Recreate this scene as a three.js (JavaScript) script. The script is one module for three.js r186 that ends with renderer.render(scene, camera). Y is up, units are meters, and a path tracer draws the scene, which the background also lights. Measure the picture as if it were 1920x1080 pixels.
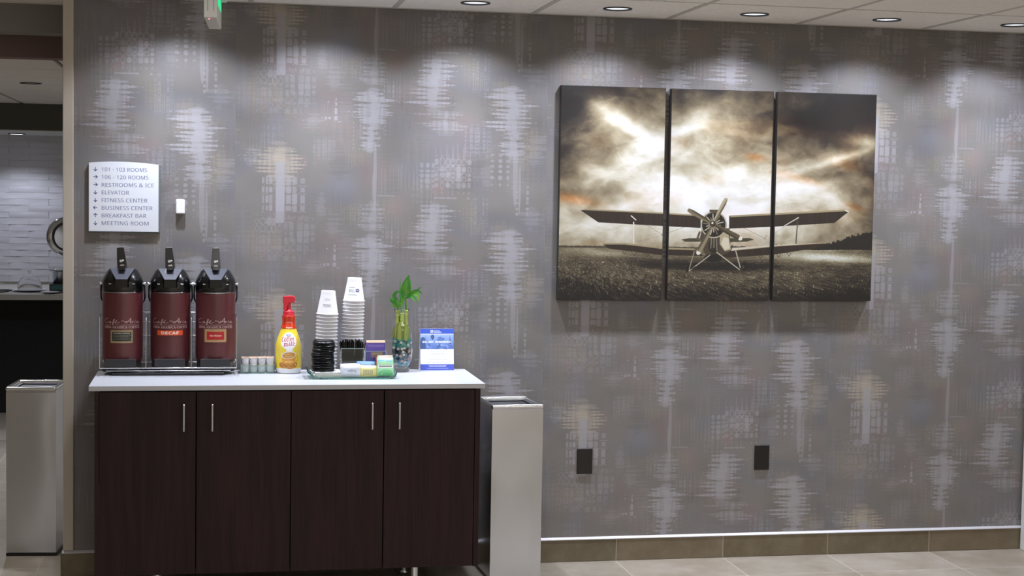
import * as THREE from 'three';
import { RoundedBoxGeometry } from 'three/addons/geometries/RoundedBoxGeometry.js';
import { ConvexGeometry } from 'three/addons/geometries/ConvexGeometry.js';
import { mergeGeometries, toCreasedNormals } from 'three/addons/utils/BufferGeometryUtils.js';
import { RectAreaLightUniformsLib } from 'three/addons/lights/RectAreaLightUniformsLib.js';

// ---------------------------------------------------------------- camera, lights' strength, exposure
const scene = new THREE.Scene();
scene.background = new THREE.Color(0x000000);
const camera = new THREE.PerspectiveCamera(21.08, 16 / 9, 0.05, 60);
camera.rotation.order = 'YXZ';
camera.position.set(0, 1.64486, 6.71152);
camera.rotation.set(-0.06005, -0.19263, 0.01699);
scene.add(camera);
const renderer = new THREE.WebGLRenderer({ antialias: true });
renderer.toneMapping = THREE.LinearToneMapping;
renderer.toneMappingExposure = 1.07;
renderer.shadowMap.enabled = true;
renderer.shadowMap.type = THREE.PCFSoftShadowMap;
RectAreaLightUniformsLib.init();
const COOL = new THREE.Color().setRGB(0.90, 0.955, 1.10);        // wall-washing downlights
const WARM = new THREE.Color().setRGB(1.0, 0.99, 0.985);        // general lobby lighting
const WASH_WIDE = 1.4, WASH_NARROW = 4.7, TROFFER = 10, BAR_SPOT = 1.25;

// ---------------------------------------------------------------- helpers
let seed = 20240611;
const rnd = () => { seed = (seed * 1664525 + 1013904223) >>> 0; return seed / 4294967296; };
const rr = (a, b) => a + (b - a) * rnd();
const clamp = (x, a = 0, b = 1) => Math.min(b, Math.max(a, x));
const sst = (a, b, x) => { const t = clamp((x - a) / (b - a)); return t * t * (3 - 2 * t); };
const hash = (x, y, s = 0) => { let h = Math.imul(x | 0, 374761393) ^ Math.imul(y | 0, 668265263) ^ Math.imul(s | 0, 1442695041); h = Math.imul(h ^ (h >>> 13), 1274126177); h ^= h >>> 16; return (h >>> 0) / 4294967296; };
// value noise; px, py = period in cells (0: none) so that patterns tile
function vnoise(x, y, s = 0, px = 0, py = 0) {
  const x0 = Math.floor(x), y0 = Math.floor(y), fx = x - x0, fy = y - y0, u = fx * fx * (3 - 2 * fx), v = fy * fy * (3 - 2 * fy);
  const wx = (i) => (px ? ((i % px) + px) % px : i), wy = (i) => (py ? ((i % py) + py) % py : i);
  const a = hash(wx(x0), wy(y0), s), b = hash(wx(x0 + 1), wy(y0), s), c = hash(wx(x0), wy(y0 + 1), s), d = hash(wx(x0 + 1), wy(y0 + 1), s);
  return a + (b - a) * u + (c - a) * v + (a - b - c + d) * u * v;
}
function fbm(x, y, s = 0, oct = 4) { let a = 0, w = 0.5, t = 0; for (let i = 0; i < oct; i++) { a += w * vnoise(x, y, s + i); t += w; x *= 2.03; y *= 2.03; w *= 0.5; } return a / t; }
const used = {};
function numbered(name) { const n = used[name] = (used[name] ?? -1) + 1; return n ? name + '_' + String(n).padStart(3, '0') : name; }
function tag(o, label, category, group, kind) {
  if (label) o.userData.label = label;
  if (category) o.userData.category = category;
  if (group) o.userData.group = group;
  if (kind) o.userData.kind = kind;
  return o;
}
function thing(name, label, category, [x, y, z] = [0, 0, 0], turn = 0, group) {
  const o = new THREE.Group(); o.name = numbered(name); o.position.set(x, y, z); o.rotation.y = turn; scene.add(o);
  return tag(o, label, category, group);
}
const partCount = new WeakMap();
function part(name, geo, mat, parent, label) {
  const m = new THREE.Mesh(geo, mat);
  const c = partCount.get(parent) ?? {}; partCount.set(parent, c);
  const n = c[name] = (c[name] ?? -1) + 1;
  m.name = n ? name + '_' + String(n).padStart(3, '0') : name;
  if (label) m.userData.label = label;
  parent.add(m); return m;
}
function struct(name, geo, mat) { const m = new THREE.Mesh(geo, mat); m.name = numbered(name); m.userData.kind = 'structure'; scene.add(m); return m; }
function structGroup(name) { const g = new THREE.Group(); g.name = numbered(name); g.userData.kind = 'structure'; scene.add(g); return g; }
function copyOf(root, pos, label, turn) {
  const r = root.clone(); r.name = numbered(root.name.replace(/_\d{3}$/, '')); scene.add(r); r.position.set(...pos);
  r.userData = { ...root.userData }; if (label) r.userData.label = label;
  if (turn !== undefined) r.rotation.y = turn; return r;
}
const box = (w, h, d, x = 0, y = 0, z = 0) => new THREE.BoxGeometry(w, h, d).translate(x, y, z);
const rbox = (w, h, d, x = 0, y = 0, z = 0, r = 0.002, seg = 2) => new RoundedBoxGeometry(w, h, d, seg, Math.min(r, w / 2.01, h / 2.01, d / 2.01)).translate(x, y, z);
const V = (x, y, z) => new THREE.Vector3(x, y, z);
const tube = (pts, r, seg = 24, rad = 8, closed = false) => new THREE.TubeGeometry(new THREE.CatmullRomCurve3(pts.map((p) => V(...p)), closed, 'centripetal'), seg, r, rad, closed);
function wire(pts, r, rad = 6) {           // straight rods with small rounded joints
  const path = new THREE.CurvePath(), v = pts.map((p) => V(...p)), f = Math.max(r * 3, 0.006);
  let a = v[0];
  for (let i = 1; i < v.length - 1; i++) {
    const d0 = v[i].clone().sub(v[i - 1]).normalize(), d1 = v[i + 1].clone().sub(v[i]).normalize();
    const p = v[i].clone().addScaledVector(d0, -f), q = v[i].clone().addScaledVector(d1, f);
    path.add(new THREE.LineCurve3(a, p)); path.add(new THREE.QuadraticBezierCurve3(p, v[i], q)); a = q;
  }
  path.add(new THREE.LineCurve3(a, v[v.length - 1]));
  return new THREE.TubeGeometry(path, Math.max(8, (v.length - 1) * 12), r, rad, false);
}
function lathe(profile, seg = 40) {        // front (+z) is u = 0.5, v runs with height
  const g = new THREE.LatheGeometry(profile.map(([r, y]) => new THREE.Vector2(r, y)), seg, Math.PI, Math.PI * 2);
  const p = g.attributes.position, uv = g.attributes.uv; let lo = 1e9, hi = -1e9;
  for (let i = 0; i < p.count; i++) { lo = Math.min(lo, p.getY(i)); hi = Math.max(hi, p.getY(i)); }
  for (let i = 0; i < p.count; i++) uv.setY(i, (p.getY(i) - lo) / (hi - lo || 1));
  return g;
}
const merge = (list) => mergeGeometries(list.map((g) => { const q = g.index ? g.toNonIndexed() : g; for (const k of Object.keys(q.attributes)) if (!['position', 'normal', 'uv'].includes(k)) q.deleteAttribute(k); return q; }));
function extrude(pts, depth, bevel = 0.001, holes = []) {
  const s = new THREE.Shape(pts.map(([x, y]) => new THREE.Vector2(x, y)));
  for (const h of holes) s.holes.push(h);
  return new THREE.ExtrudeGeometry(s, { depth, bevelEnabled: bevel > 0, bevelSize: bevel, bevelThickness: bevel, bevelSegments: 2, curveSegments: 24, steps: 1 });
}
function boxUV(g, sx = 1, sy = sx) {        // uv in metres from position, by the dominant normal
  const p = g.attributes.position, n = g.attributes.normal, uv = g.attributes.uv;
  for (let i = 0; i < p.count; i++) {
    const ax = Math.abs(n.getX(i)), ay = Math.abs(n.getY(i)), az = Math.abs(n.getZ(i));
    if (az >= ax && az >= ay) uv.setXY(i, p.getX(i) / sx, p.getY(i) / sy);
    else if (ax >= ay) uv.setXY(i, p.getZ(i) / sx, p.getY(i) / sy);
    else uv.setXY(i, p.getX(i) / sx, p.getZ(i) / sy);
  }
  return g;
}
const uvShift = (g) => { const uv = g.attributes.uv; for (let i = 0; i < uv.count; i++) uv.setXY(i, uv.getX(i) + 0.5, uv.getY(i) + 0.5); return g; };
function pixels(w, h, fn, srgb = true) {
  const d = new Uint8Array(w * h * 4);
  for (let j = 0; j < h; j++) for (let i = 0; i < w; i++) { const c = fn(i, j), k = (j * w + i) * 4; d[k] = clamp(c[0], 0, 255); d[k + 1] = clamp(c[1], 0, 255); d[k + 2] = clamp(c[2], 0, 255); d[k + 3] = 255; }
  const t = new THREE.DataTexture(d, w, h); t.magFilter = THREE.LinearFilter; t.minFilter = THREE.LinearMipmapLinearFilter; t.generateMipmaps = true;
  t.wrapS = t.wrapT = THREE.RepeatWrapping; if (srgb) t.colorSpace = THREE.SRGBColorSpace; t.needsUpdate = true; return t;
}
function painted(w, h, draw) {
  const c = document.createElement('canvas'); c.width = w; c.height = h; const g = c.getContext('2d'); draw(g, w, h);
  const t = new THREE.CanvasTexture(c); t.colorSpace = THREE.SRGBColorSpace; t.anisotropy = 8; return t;
}
const std = (color, roughness = 0.6, metalness = 0, extra = {}) => new THREE.MeshStandardMaterial({ color, roughness, metalness, ...extra });
const phy = (o) => new THREE.MeshPhysicalMaterial(o);
const C = (r, g, b) => `rgb(${r | 0},${g | 0},${b | 0})`;

// ---------------------------------------------------------------- materials
const M = {};
M.ceilingTile = std(0xffffff, 0.95, 0, { map: pixels(256, 256, (i, j) => { const n = vnoise(i / 3, j / 3, 5, 85, 85) * 10 + hash(i, j, 9) * 10 - 10; return [244 + n, 240 + n, 234 + n]; }) });
M.ceilingGrid = std(0xc2beb7, 0.6);
M.paintWarm = std(0xd2ccc2, 0.85);
M.paintLight = std(0xdbd8d2, 0.9);
M.paintGrey = std(0x8a8883, 0.9);
M.brownBand = std(0x85706a, 0.9);
M.trimPost = std(0xbab0a2, 0.7);
M.whitePaint = std(0xd9dad6, 0.6);
M.metalTrim = std(0xbfbdc2, 0.5, 0.2);
M.grout = std(0xb9afa2, 0.95);
const stone = (base, s) => pixels(192, 192, (i, j) => { const a = fbm(i / 60, j / 60, s, 4) - 0.5, b = fbm(i / 11, j / 11, s + 20, 3) - 0.5, c = hash(i, j, s) - 0.5; return base.map((v, k) => v + a * (30 + k * 4) + b * 14 + c * 7); });
M.floorTiles = [[146, 136, 122], [150, 140, 126], [143, 134, 120], [152, 142, 129]].map((b, k) => std(0xffffff, 0.42, 0, { map: stone(b, 40 + k * 7) }));
M.floorFar = std(0xb0a597, 0.45);
M.baseTiles = [[112, 101, 80], [107, 97, 77], [115, 103, 83]].map((b, k) => std(0xffffff, 0.55, 0, { map: stone(b, 80 + k * 7) }));
const woodMap = pixels(512, 512, (i, j) => {
  const warp = vnoise(i / 64, j / 128, 3, 8, 4) * 10, g = vnoise((i + warp) / 2.2, j / 85, 7, 0, 6), h = vnoise((i + warp) / 9, j / 128, 11, 0, 4), f = hash(i, j >> 4, 4);
  const v = (g - 0.5) * 15 + (h - 0.5) * 15 + (f - 0.5) * 5; return [41 + v * .7, 26 + v * 0.54, 26 + v * 0.52];
});
M.wood = phy({ color: 0xfff4f4, map: woodMap, roughness: 0.58, specularIntensity: 0.45 });
M.woodEdge = std(0x2c1e1c, 0.5);
M.black = std(0x0e0e10, 0.35);
M.blackMatte = std(0x0b0b0c, 0.8);
M.counterTop = std(0xbabcc2, 0.35);
M.chrome = std(0xd8dadd, 0.12, 1);
M.nickel = std(0xb9bbbd, 0.3, 1);
M.steel = phy({ color: 0xbfc1c5, metalness: 1, roughness: 0.17, anisotropy: 0.97, anisotropyRotation: Math.PI / 2 });
M.steelSide = phy({ color: 0x6f6d6b, metalness: 1, roughness: 0.42 });
M.darkSteel = std(0x55565a, 0.4, 1);
M.canvasEdge = std(0x2b2722, 0.75);
M.plastic = std(0xf1f1f1, 0.4);
M.blackPlastic = phy({ color: 0x07080a, roughness: 0.2, clearcoat: 0.3, clearcoatRoughness: 0.15 });
M.greyPlastic = phy({ color: 0x3c3e48, roughness: 0.3 });
M.darkPlate = phy({ color: 0x26282e, roughness: 0.35 });
M.paper = std(0xf4f4f6, 0.75);
M.napkin = std(0xf6f6f4, 0.95);
M.lidBlack = phy({ color: 0x08080a, roughness: 0.28 });
M.greenGlass = phy({ color: 0xd9f2ea, transmission: 1, thickness: 0.01, roughness: 0.04, ior: 1.5, attenuationColor: new THREE.Color(0x7cc2ae), attenuationDistance: 0.10 });
M.paleGlass = phy({ color: 0xf0faf6, transmission: 1, thickness: 0.01, roughness: 0.05, ior: 1.45, attenuationColor: new THREE.Color(0xa8dccb), attenuationDistance: 0.14 });
M.clearGlass = phy({ color: 0xffffff, transmission: 1, thickness: 0.01, roughness: 0.02, ior: 1.48, attenuationColor: new THREE.Color(0xcfe6dc), attenuationDistance: 0.25 });
M.acrylic = phy({ color: 0xf4faf9, transmission: 1, thickness: 0, roughness: 0.03, ior: 1.45 });
M.acrylicEdge = phy({ color: 0xdfeeee, transmission: 0.6, thickness: 0, roughness: 0.2 });

// ---------------------------------------------------------------- the wallpaper's printed repeat (1.355 m x 0.63 m)
const ORD = ['first', 'second', 'third', 'fourth', 'fifth', 'sixth', 'seventh', 'eighth', 'ninth', 'tenth', 'eleventh', 'twelfth', 'thirteenth', 'fourteenth', 'fifteenth', 'sixteenth', 'seventeenth', 'eighteenth', 'nineteenth', 'twentieth', 'twenty-first', 'twenty-second'];
const STRIP_W = 1.355, REPEAT_H = 0.63;
function wallpaperTexture() {
  const K = 1.5, W = 1355, H = 630, c = document.createElement('canvas'); c.width = Math.round(W * K); c.height = Math.round(H * K);
  const g = c.getContext('2d');
  let sd = 7; const rn = () => { sd = (sd * 1664525 + 1013904223) >>> 0; return sd / 4294967296; }, ra = (a, b) => a + (b - a) * rn();
  // ground: broad soft patches of slightly different greys
  const im = g.createImageData(c.width, c.height), d = im.data;
  for (let j = 0; j < c.height; j++) for (let i = 0; i < c.width; i++) {
    const u = i / c.width, v = j / c.height, k = (j * c.width + i) * 4;
    const a = vnoise(u * 7, v * 4, 51, 7, 4), b = vnoise(u * 9, v * 5, 52, 9, 5), e = vnoise(u * 12, v * 9, 53, 12, 9), w = (hash(i, j, 77) - 0.5) * 5;
    const pink = sst(0.55, 0.85, a), blue = sst(0.55, 0.85, b), l = (e - 0.5) * 9;
    d[k] = 119 + 3 * pink - 3 * blue + l + w; d[k + 1] = 115 - 2 * pink - 1 * blue + l + w; d[k + 2] = 112 - 1 * pink + 4 * blue + l + w; d[k + 3] = 255;
  }
  g.putImageData(im, 0, 0);
  g.setTransform(K, 0, 0, -K, 0, c.height);                                  // millimetres, v upwards
  const again = (x0, x1, y0, y1, f) => { for (const dx of [-W, 0, W]) for (const dy of [-H, 0, H]) if (x1 + dx > 0 && x0 + dx < W && y1 + dy > 0 && y0 + dy < H) f(dx, dy); };
  const lens = (xl, xc, xr, y, t) => again(xl, xr, y - t, y + t, (dx, dy) => {
    const Y = y + dy, h = t / 2; g.beginPath(); g.moveTo(xl + dx, Y);
    g.bezierCurveTo(xl + (xc - xl) * 0.22 + dx, Y + h * 0.34, xl + (xc - xl) * 0.42 + dx, Y + h, xc + dx, Y + h);
    g.bezierCurveTo(xr - (xr - xc) * 0.42 + dx, Y + h, xr - (xr - xc) * 0.22 + dx, Y + h * 0.34, xr + dx, Y);
    g.bezierCurveTo(xr - (xr - xc) * 0.22 + dx, Y - h * 0.34, xr - (xr - xc) * 0.42 + dx, Y - h, xc + dx, Y - h);
    g.bezierCurveTo(xl + (xc - xl) * 0.42 + dx, Y - h, xl + (xc - xl) * 0.22 + dx, Y - h * 0.34, xl + dx, Y); g.fill(); });
  const oval = (x, y, a, b, ring) => again(x - a, x + a, y - b, y + b, (dx, dy) => { g.beginPath(); g.ellipse(x + dx, y + dy, a, b, 0, 0, 7); if (ring) g.stroke(); else g.fill(); });
  const cell = (x, y, a, b, r) => again(x - a, x + a, y - b, y + b, (dx, dy) => { g.beginPath(); g.roundRect(x + dx - a, y + dy - b, 2 * a, 2 * b, Math.min(r, a, b)); g.fill(); });
  const LIGHT = '154,152,157', WARMLIGHT = '170,160,146', DARK = '98,95,93', PINK = '140,117,114', AMBER = '150,137,112', BLUE = '119,119,130', GREY = '110,110,104';
  const ink = (rgb, a) => { g.fillStyle = g.strokeStyle = `rgba(${rgb},${a.toFixed(3)})`; };
  // a column of tapering horizontal strokes around a core
  const spikes = ({ u, v0, v1, L, R, core = 10, pitch = 19, a = 0.8, rgb = LIGHT, long = 0, dark = 0.5, dots = 0.3, edge = 0.25 }) => {
    const n = Math.max(3, Math.round((v1 - v0) / pitch)), ys = [];
    for (let y = v0; y < v1;) { ys.push(y); y += pitch * ra(0.62, 1.35); }
    let wob = 0; const cols = []; for (const q of [-1, 1]) for (let x = core * 1.2; x < (q < 0 ? L : R) * 1.3;) { x += ra(15, 27); cols.push(q * x); }
    ys.forEach((y, i) => {
      const s = (y - v0) / (v1 - v0), env = sst(-0.02, edge, s) * sst(-0.02, edge, 1 - s); wob = wob * 0.7 + ra(-1, 1) * core * 0.45;
      const lo = long && Math.abs(((y - long) % H + H) % H) < pitch * 0.9 ? 1.55 : 1;
      const l = (core * 1.5 + L * ra(0.40, 1.05) * lo) * (0.35 + 0.65 * env), r = (core * 1.5 + R * ra(0.40, 1.05) * lo) * (0.35 + 0.65 * env), t = pitch * ra(0.62, 1.15);
      ink(rgb, a * (0.45 + 0.55 * env) * ra(0.75, 1)); lens(u + wob - l, u + wob + ra(-4, 4), u + wob + r, y, t);
      for (const q of cols) { const e = q < 0 ? l : r, f = Math.abs(q) / e; if (f < 0.82 && a > 0.35) oval(u + q, y, ra(3.5, 6.5), t * (0.62 - 0.42 * f)); }
      if (rn() < dots) oval(u + wob - l - ra(5, 12), y, ra(2, 5), ra(2, 3.4)); if (rn() < dots) oval(u + wob + r + ra(5, 12), y, ra(2, 5), ra(2, 3.4));
      if (core > 3) { ink(rgb, a * 0.8 * env); cell(u + wob * 0.6, y, core * ra(0.8, 1.35), pitch * 0.66, 5); }
      if (dark && rn() < 0.75) { ink(DARK, dark * env); const s2 = rn() < 0.5 ? -1 : 1, e = s2 < 0 ? l : r, x0 = u + s2 * core * ra(0.1, 0.7), x1 = u + s2 * e * ra(0.6, 0.95); lens(Math.min(x0, x1), x0 + (x1 - x0) * 0.25, Math.max(x0, x1), y + pitch * 0.5, pitch * ra(0.30, 0.55)); if (rn() < 0.4) oval(x0, y + pitch * 0.5, pitch * 0.26, pitch * 0.22); }
    });
  };
  // threads crossing: light cells between darker lines, shrinking to dots at the border
  const lattice = ({ us, v0, v1, pitch = 27, a = 0.6, rgb = LIGHT, ring = 0, size = 1, round = 5, lines = 0 }) => {
    const um = (us[0] + us[us.length - 1]) / 2, hw = (us[us.length - 1] - us[0]) / 2 + 8;
    for (let y = v0; y < v1;) {
      const p = pitch * ra(0.62, 1.3), s = (y - v0) / (v1 - v0), ev = sst(-0.08, 0.3, s) * sst(-0.08, 0.3, 1 - s);
      us.forEach((x, i) => {
        const gap = Math.min(i ? x - us[i - 1] : 99, i + 1 < us.length ? us[i + 1] - x : 99), e = ev * (1 - 0.55 * Math.pow(Math.abs(x - um) / hw, 2)), wj = gap * 0.44 * size * (0.45 + 0.6 * e) * ra(0.75, 1.1), hj = p * 0.44 * size * (0.45 + 0.6 * e) * ra(0.8, 1.1);
        ink(rgb, a * (0.35 + 0.65 * e) * ra(0.7, 1));
        if (ring && rn() < ring) { g.lineWidth = 2.6; oval(x, y + p / 2, wj * 0.95, hj * 0.98, true); if (rn() < 0.5) cell(x, y, 1.3, p * 0.2, 1); }
        else if (e > 0.4) cell(x, y + p / 2, wj, hj, round * ra(0.5, 1.4)); else oval(x, y + p / 2, wj * 0.7, hj * 0.8);
        if (lines && rn() < lines) { ink(rgb, a * 0.6); cell(x, y, gap * 0.5, 1.6, 1); }
      });
      y += p;
    }
  };
  const bars = ({ us, v0, v1, w, a, rgb }) => us.forEach((x) => { const s = ra(0, 0.25) * (v1 - v0); ink(rgb, a * ra(0.5, 1)); lensV(x, v0 + s, v1 - ra(0, 0.2) * (v1 - v0), w * ra(0.6, 1.3)); });
  const lensV = (x, y0, y1, t) => again(x - t, x + t, y0, y1, (dx, dy) => { const X = x + dx, h = t / 2, m = (y0 + y1) / 2 + dy; g.beginPath(); g.moveTo(X, y0 + dy); g.bezierCurveTo(X + h, y0 + dy + 8, X + h, y1 + dy - 8, X, y1 + dy); g.bezierCurveTo(X - h, y1 + dy - 8, X - h, y0 + dy + 8, X, y0 + dy); g.fill(); });
  const seq = (a, b, n, j = 0.18) => Array.from({ length: n }, (_, i) => a + (b - a) * (i + (i && i < n - 1 ? ra(-j, j) : 0)) / (n - 1));
  // soft clouds of lighter ink, blurred along the threads
  const cloud = (x, y, rx, ry, rgb, a) => again(x - rx, x + rx, y - ry, y + ry, (dx, dy) => { g.save(); g.translate(x + dx, y + dy); g.scale(rx, ry); const q = g.createRadialGradient(0, 0, 0, 0, 0, 1); q.addColorStop(0, `rgba(${rgb},${a})`); q.addColorStop(0.5, `rgba(${rgb},${a * 0.5})`); q.addColorStop(1, `rgba(${rgb},0)`); g.fillStyle = q; g.fillRect(-1, -1, 2, 2); g.restore(); });
  for (const [x, y, rx, ry, rgb, a] of [[190, 450, 80, 140, WARMLIGHT, 0.26], [190, 300, 60, 130, LIGHT, 0.20], [590, 100, 60, 150, LIGHT, 0.30], [600, 470, 50, 170, LIGHT, 0.16], [855, 230, 80, 130, LIGHT, 0.28], [900, 480, 90, 120, LIGHT, 0.16], [1210, 120, 70, 150, LIGHT, 0.34], [1215, 430, 60, 170, LIGHT, 0.24],
    [470, 420, 90, 110, BLUE, 0.5], [700, 60, 80, 90, BLUE, 0.35], [1060, 420, 60, 130, BLUE, 0.4], [1000, 330, 60, 90, AMBER, 0.22], [690, 320, 70, 80, PINK, 0.4], [330, 60, 110, 70, PINK, 0.3], [980, 60, 120, 70, PINK, 0.35], [250, 560, 110, 60, GREY, 0.35], [480, 260, 60, 90, GREY, 0.3]]) cloud(x, y, rx, ry, rgb, a);
  // faint ground weave everywhere
  for (let k = 0; k < 84; k++) {
    const u = ra(0, W), v = ra(0, H), rgb = [LIGHT, PINK, AMBER, BLUE, GREY, DARK, GREY, LIGHT][(rn() * 8) | 0], a = ra(0.17, 0.40);
    if (rn() < 0.45) spikes({ u, v0: v, v1: v + ra(60, 170), L: ra(20, 90), R: ra(20, 90), core: 2, pitch: ra(10, 17), a, rgb, dark: 0, dots: 0.2 });
    else lattice({ us: seq(u, u + ra(60, 130), (rn() * 4 + 4) | 0, 0.3), v0: v, v1: v + ra(70, 190), pitch: ra(14, 26), a, rgb, ring: rn() < 0.3 ? 0.4 : 0, lines: 0.25, size: ra(0.7, 1.1) });
    if (rn() < 0.6) bars({ us: seq(u, u + ra(50, 120), 7, 0.3), v0: v - 30, v1: v + ra(60, 160), w: 4, a: a * 0.9, rgb });
  }
  // 1 warm column with open grid below it
  spikes({ u: 190, v0: 395, v1: 600, L: 95, R: 90, core: 20, pitch: 17, a: 0.55, rgb: WARMLIGHT, long: 505, dark: 0.32, dots: 0.25, edge: 0.42 });
  lattice({ us: [118, 134, 150, 190, 226, 252, 286], v0: 250, v1: 445, pitch: 36, a: 0.85, rgb: LIGHT, size: 1.06, lines: 0.35 });
  ink(LIGHT, 0.7); cell(190, 380, 19, 130, 6);
  lattice({ us: seq(92, 190, 5), v0: 178, v1: 275, pitch: 27, a: 0.6, ring: 0.7, size: 1.1 });
  lattice({ us: seq(215, 330, 5), v0: 130, v1: 270, pitch: 29, a: 0.40, size: 1.05, lines: 0.4 });
  lattice({ us: seq(90, 300, 9), v0: 60, v1: 175, pitch: 25, a: 0.28, ring: 0.3, size: 1.05, lines: 0.3 });
  // 2 the little ladder of squares
  ink(LIGHT, 0.72); cell(425, 71, 7.5, 9, 1.5); cell(425, 101, 6, 13, 3); cell(426, 132, 4.2, 7, 3); cell(426, 152, 3, 5, 3); cell(398, 71, 5, 6, 1); cell(382, 71, 4.6, 5.5, 1); cell(366, 72, 2.5, 3, 1); cell(440, 56, 7, 2, 1); oval(392, 140, 3.5, 3.5);
  // 3 first cool column
  spikes({ u: 588, v0: 30, v1: 205, L: 85, R: 62, core: 16, pitch: 17.5, a: 0.78, long: 140, dark: 0.42 });
  spikes({ u: 578, v0: -70, v1: 45, L: 40, R: 38, core: 11, pitch: 18, a: 0.66, dark: 0.5, edge: 0.15 });
  spikes({ u: 590, v0: 205, v1: 345, L: 60, R: 48, core: 14, pitch: 15, a: 0.42, dark: 0.15, dots: 0 });
  ink(LIGHT, 0.5); lensV(596, 300, 600, 20); ink(LIGHT, 0.35); lensV(588, 350, 470, 9);
  for (let y = 575; y < 690; y += ra(15, 21)) { ink(LIGHT, 0.4); oval(502, y, 3.2, 4.2); }
  bars({ us: seq(625, 800, 11), v0: 365, v1: 520, w: 8, a: 0.30, rgb: LIGHT }); bars({ us: seq(640, 790, 9), v0: 370, v1: 500, w: 5, a: 0.28, rgb: DARK }); ink(LIGHT, 0.4); cell(645, 372, 38, 3, 2);
  // 4 chain lattice over the next column
  bars({ us: seq(860, 985, 6), v0: 510, v1: 610, w: 9, a: 0.34, rgb: LIGHT });
  lattice({ us: seq(865, 1010, 7, 0.1), v0: 372, v1: 555, pitch: 28, a: 0.80, ring: 0.5, size: 1.12, round: 8 });
  lattice({ us: [800, 826, 850], v0: 380, v1: 520, pitch: 26, a: 0.65, size: 1.0, round: 7 });
  ink(LIGHT, 0.5); cell(905, 366, 50, 3.5, 2); oval(1006, 366, 6, 4);
  spikes({ u: 850, v0: 118, v1: 350, L: 78, R: 72, core: 19, pitch: 18, a: 0.70, long: 140, dark: 0.36, edge: 0.16 });
  lattice({ us: [800, 822, 846, 872, 900], v0: 230, v1: 350, pitch: 20, a: 0.36, size: 0.9 });
  spikes({ u: 905, v0: 10, v1: 125, L: 150, R: 110, core: 8, pitch: 14, a: 0.36, dark: 0.1, dots: 0, rgb: LIGHT });
  lattice({ us: seq(985, 1060, 5), v0: 200, v1: 330, pitch: 16, a: 0.30, rgb: AMBER, lines: 0.5 });
  // 5 second cool column with bead strings under it
  spikes({ u: 1198, v0: 15, v1: 235, L: 98, R: 66, core: 22, pitch: 17, a: 0.80, long: 135, dark: 0.42, edge: 0.18 });
  spikes({ u: 1205, v0: -85, v1: 30, L: 55, R: 40, core: 17, pitch: 18, a: 0.66, dark: 0.42, edge: 0.12 });
  ink(LIGHT, 0.50); lensV(1216, 330, 620, 30); lensV(1236, 300, 520, 14);
  lattice({ us: [1112, 1148, 1182], v0: 385, v1: 575, pitch: 30, a: 0.70, size: 0.75, round: 8 });
  for (const [x, n] of [[1225, 5], [1272, 6]]) for (let i = 0; i < n; i++) { ink(LIGHT, 0.5); oval(x, 300 + i * 24 + ra(-3, 3), ra(3, 8), ra(5, 11)); }
  spikes({ u: 1290, v0: 235, v1: 330, L: 70, R: 60, core: 2, pitch: 22, a: 0.30, dark: 0, dots: 0.2 });
  lattice({ us: seq(1262, 1330, 4), v0: 420, v1: 520, pitch: 22, a: 0.32, rgb: DARK, lines: 0.5 });
  const src = g.getImageData(0, 0, c.width, c.height).data, out = g.createImageData(c.width, c.height), o = out.data, Wp = c.width, Hp = c.height;
  const table = (n, period, vary, s) => { const a = new Float32Array(n + 1); for (let i = 0; i < n; i++) a[i + 1] = a[i] + 1 / (period * (1 + vary * (2 * vnoise(i / (period * 2.1), 0.5, s) - 1))); const k = Math.max(1, Math.round(a[n])) / a[n] * Math.PI * 2; for (let i = 0; i <= n; i++) a[i] *= k; return a; };
  const cx = table(Wp, 46, 0.5, 301), cy = table(Hp, 30, 0.45, 302), dx2 = table(Wp, 23, 0.5, 303), dy2 = table(Hp, 19, 0.5, 304);
  for (let j = 0; j < Hp; j++) for (let i = 0; i < Wp; i++) {
    const sa = Math.sin(cx[i]), ca = Math.cos(dx2[i]), sb = Math.sin(cy[j]), cb = Math.cos(dy2[j]);
    const x = i + 2.6 * sa * cb + Wp, y = j + 1.3 * sb * Math.cos(cx[i]) + 0.8 * Math.sin(dy2[j]) * ca + Hp;
    const x0 = Math.floor(x), y0 = Math.floor(y), fx = x - x0, fy = y - y0, a = (y0 % Hp) * Wp, b = ((y0 + 1) % Hp) * Wp, p = x0 % Wp, q = (x0 + 1) % Wp, k = (j * Wp + i) * 4;
    for (let m = 0; m < 3; m++) o[k + m] = (src[(a + p) * 4 + m] * (1 - fx) + src[(a + q) * 4 + m] * fx) * (1 - fy) + (src[(b + p) * 4 + m] * (1 - fx) + src[(b + q) * 4 + m] * fx) * fy;
    o[k + 3] = 255;
  }
  g.setTransform(1, 0, 0, 1, 0, 0); g.putImageData(out, 0, 0);
  const t = new THREE.CanvasTexture(c); t.colorSpace = THREE.SRGBColorSpace; t.wrapS = t.wrapT = THREE.RepeatWrapping; t.anisotropy = 8; return t;
}
M.wallpaper = std(0xffffff, 0.62, 0, { map: wallpaperTexture() });

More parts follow.
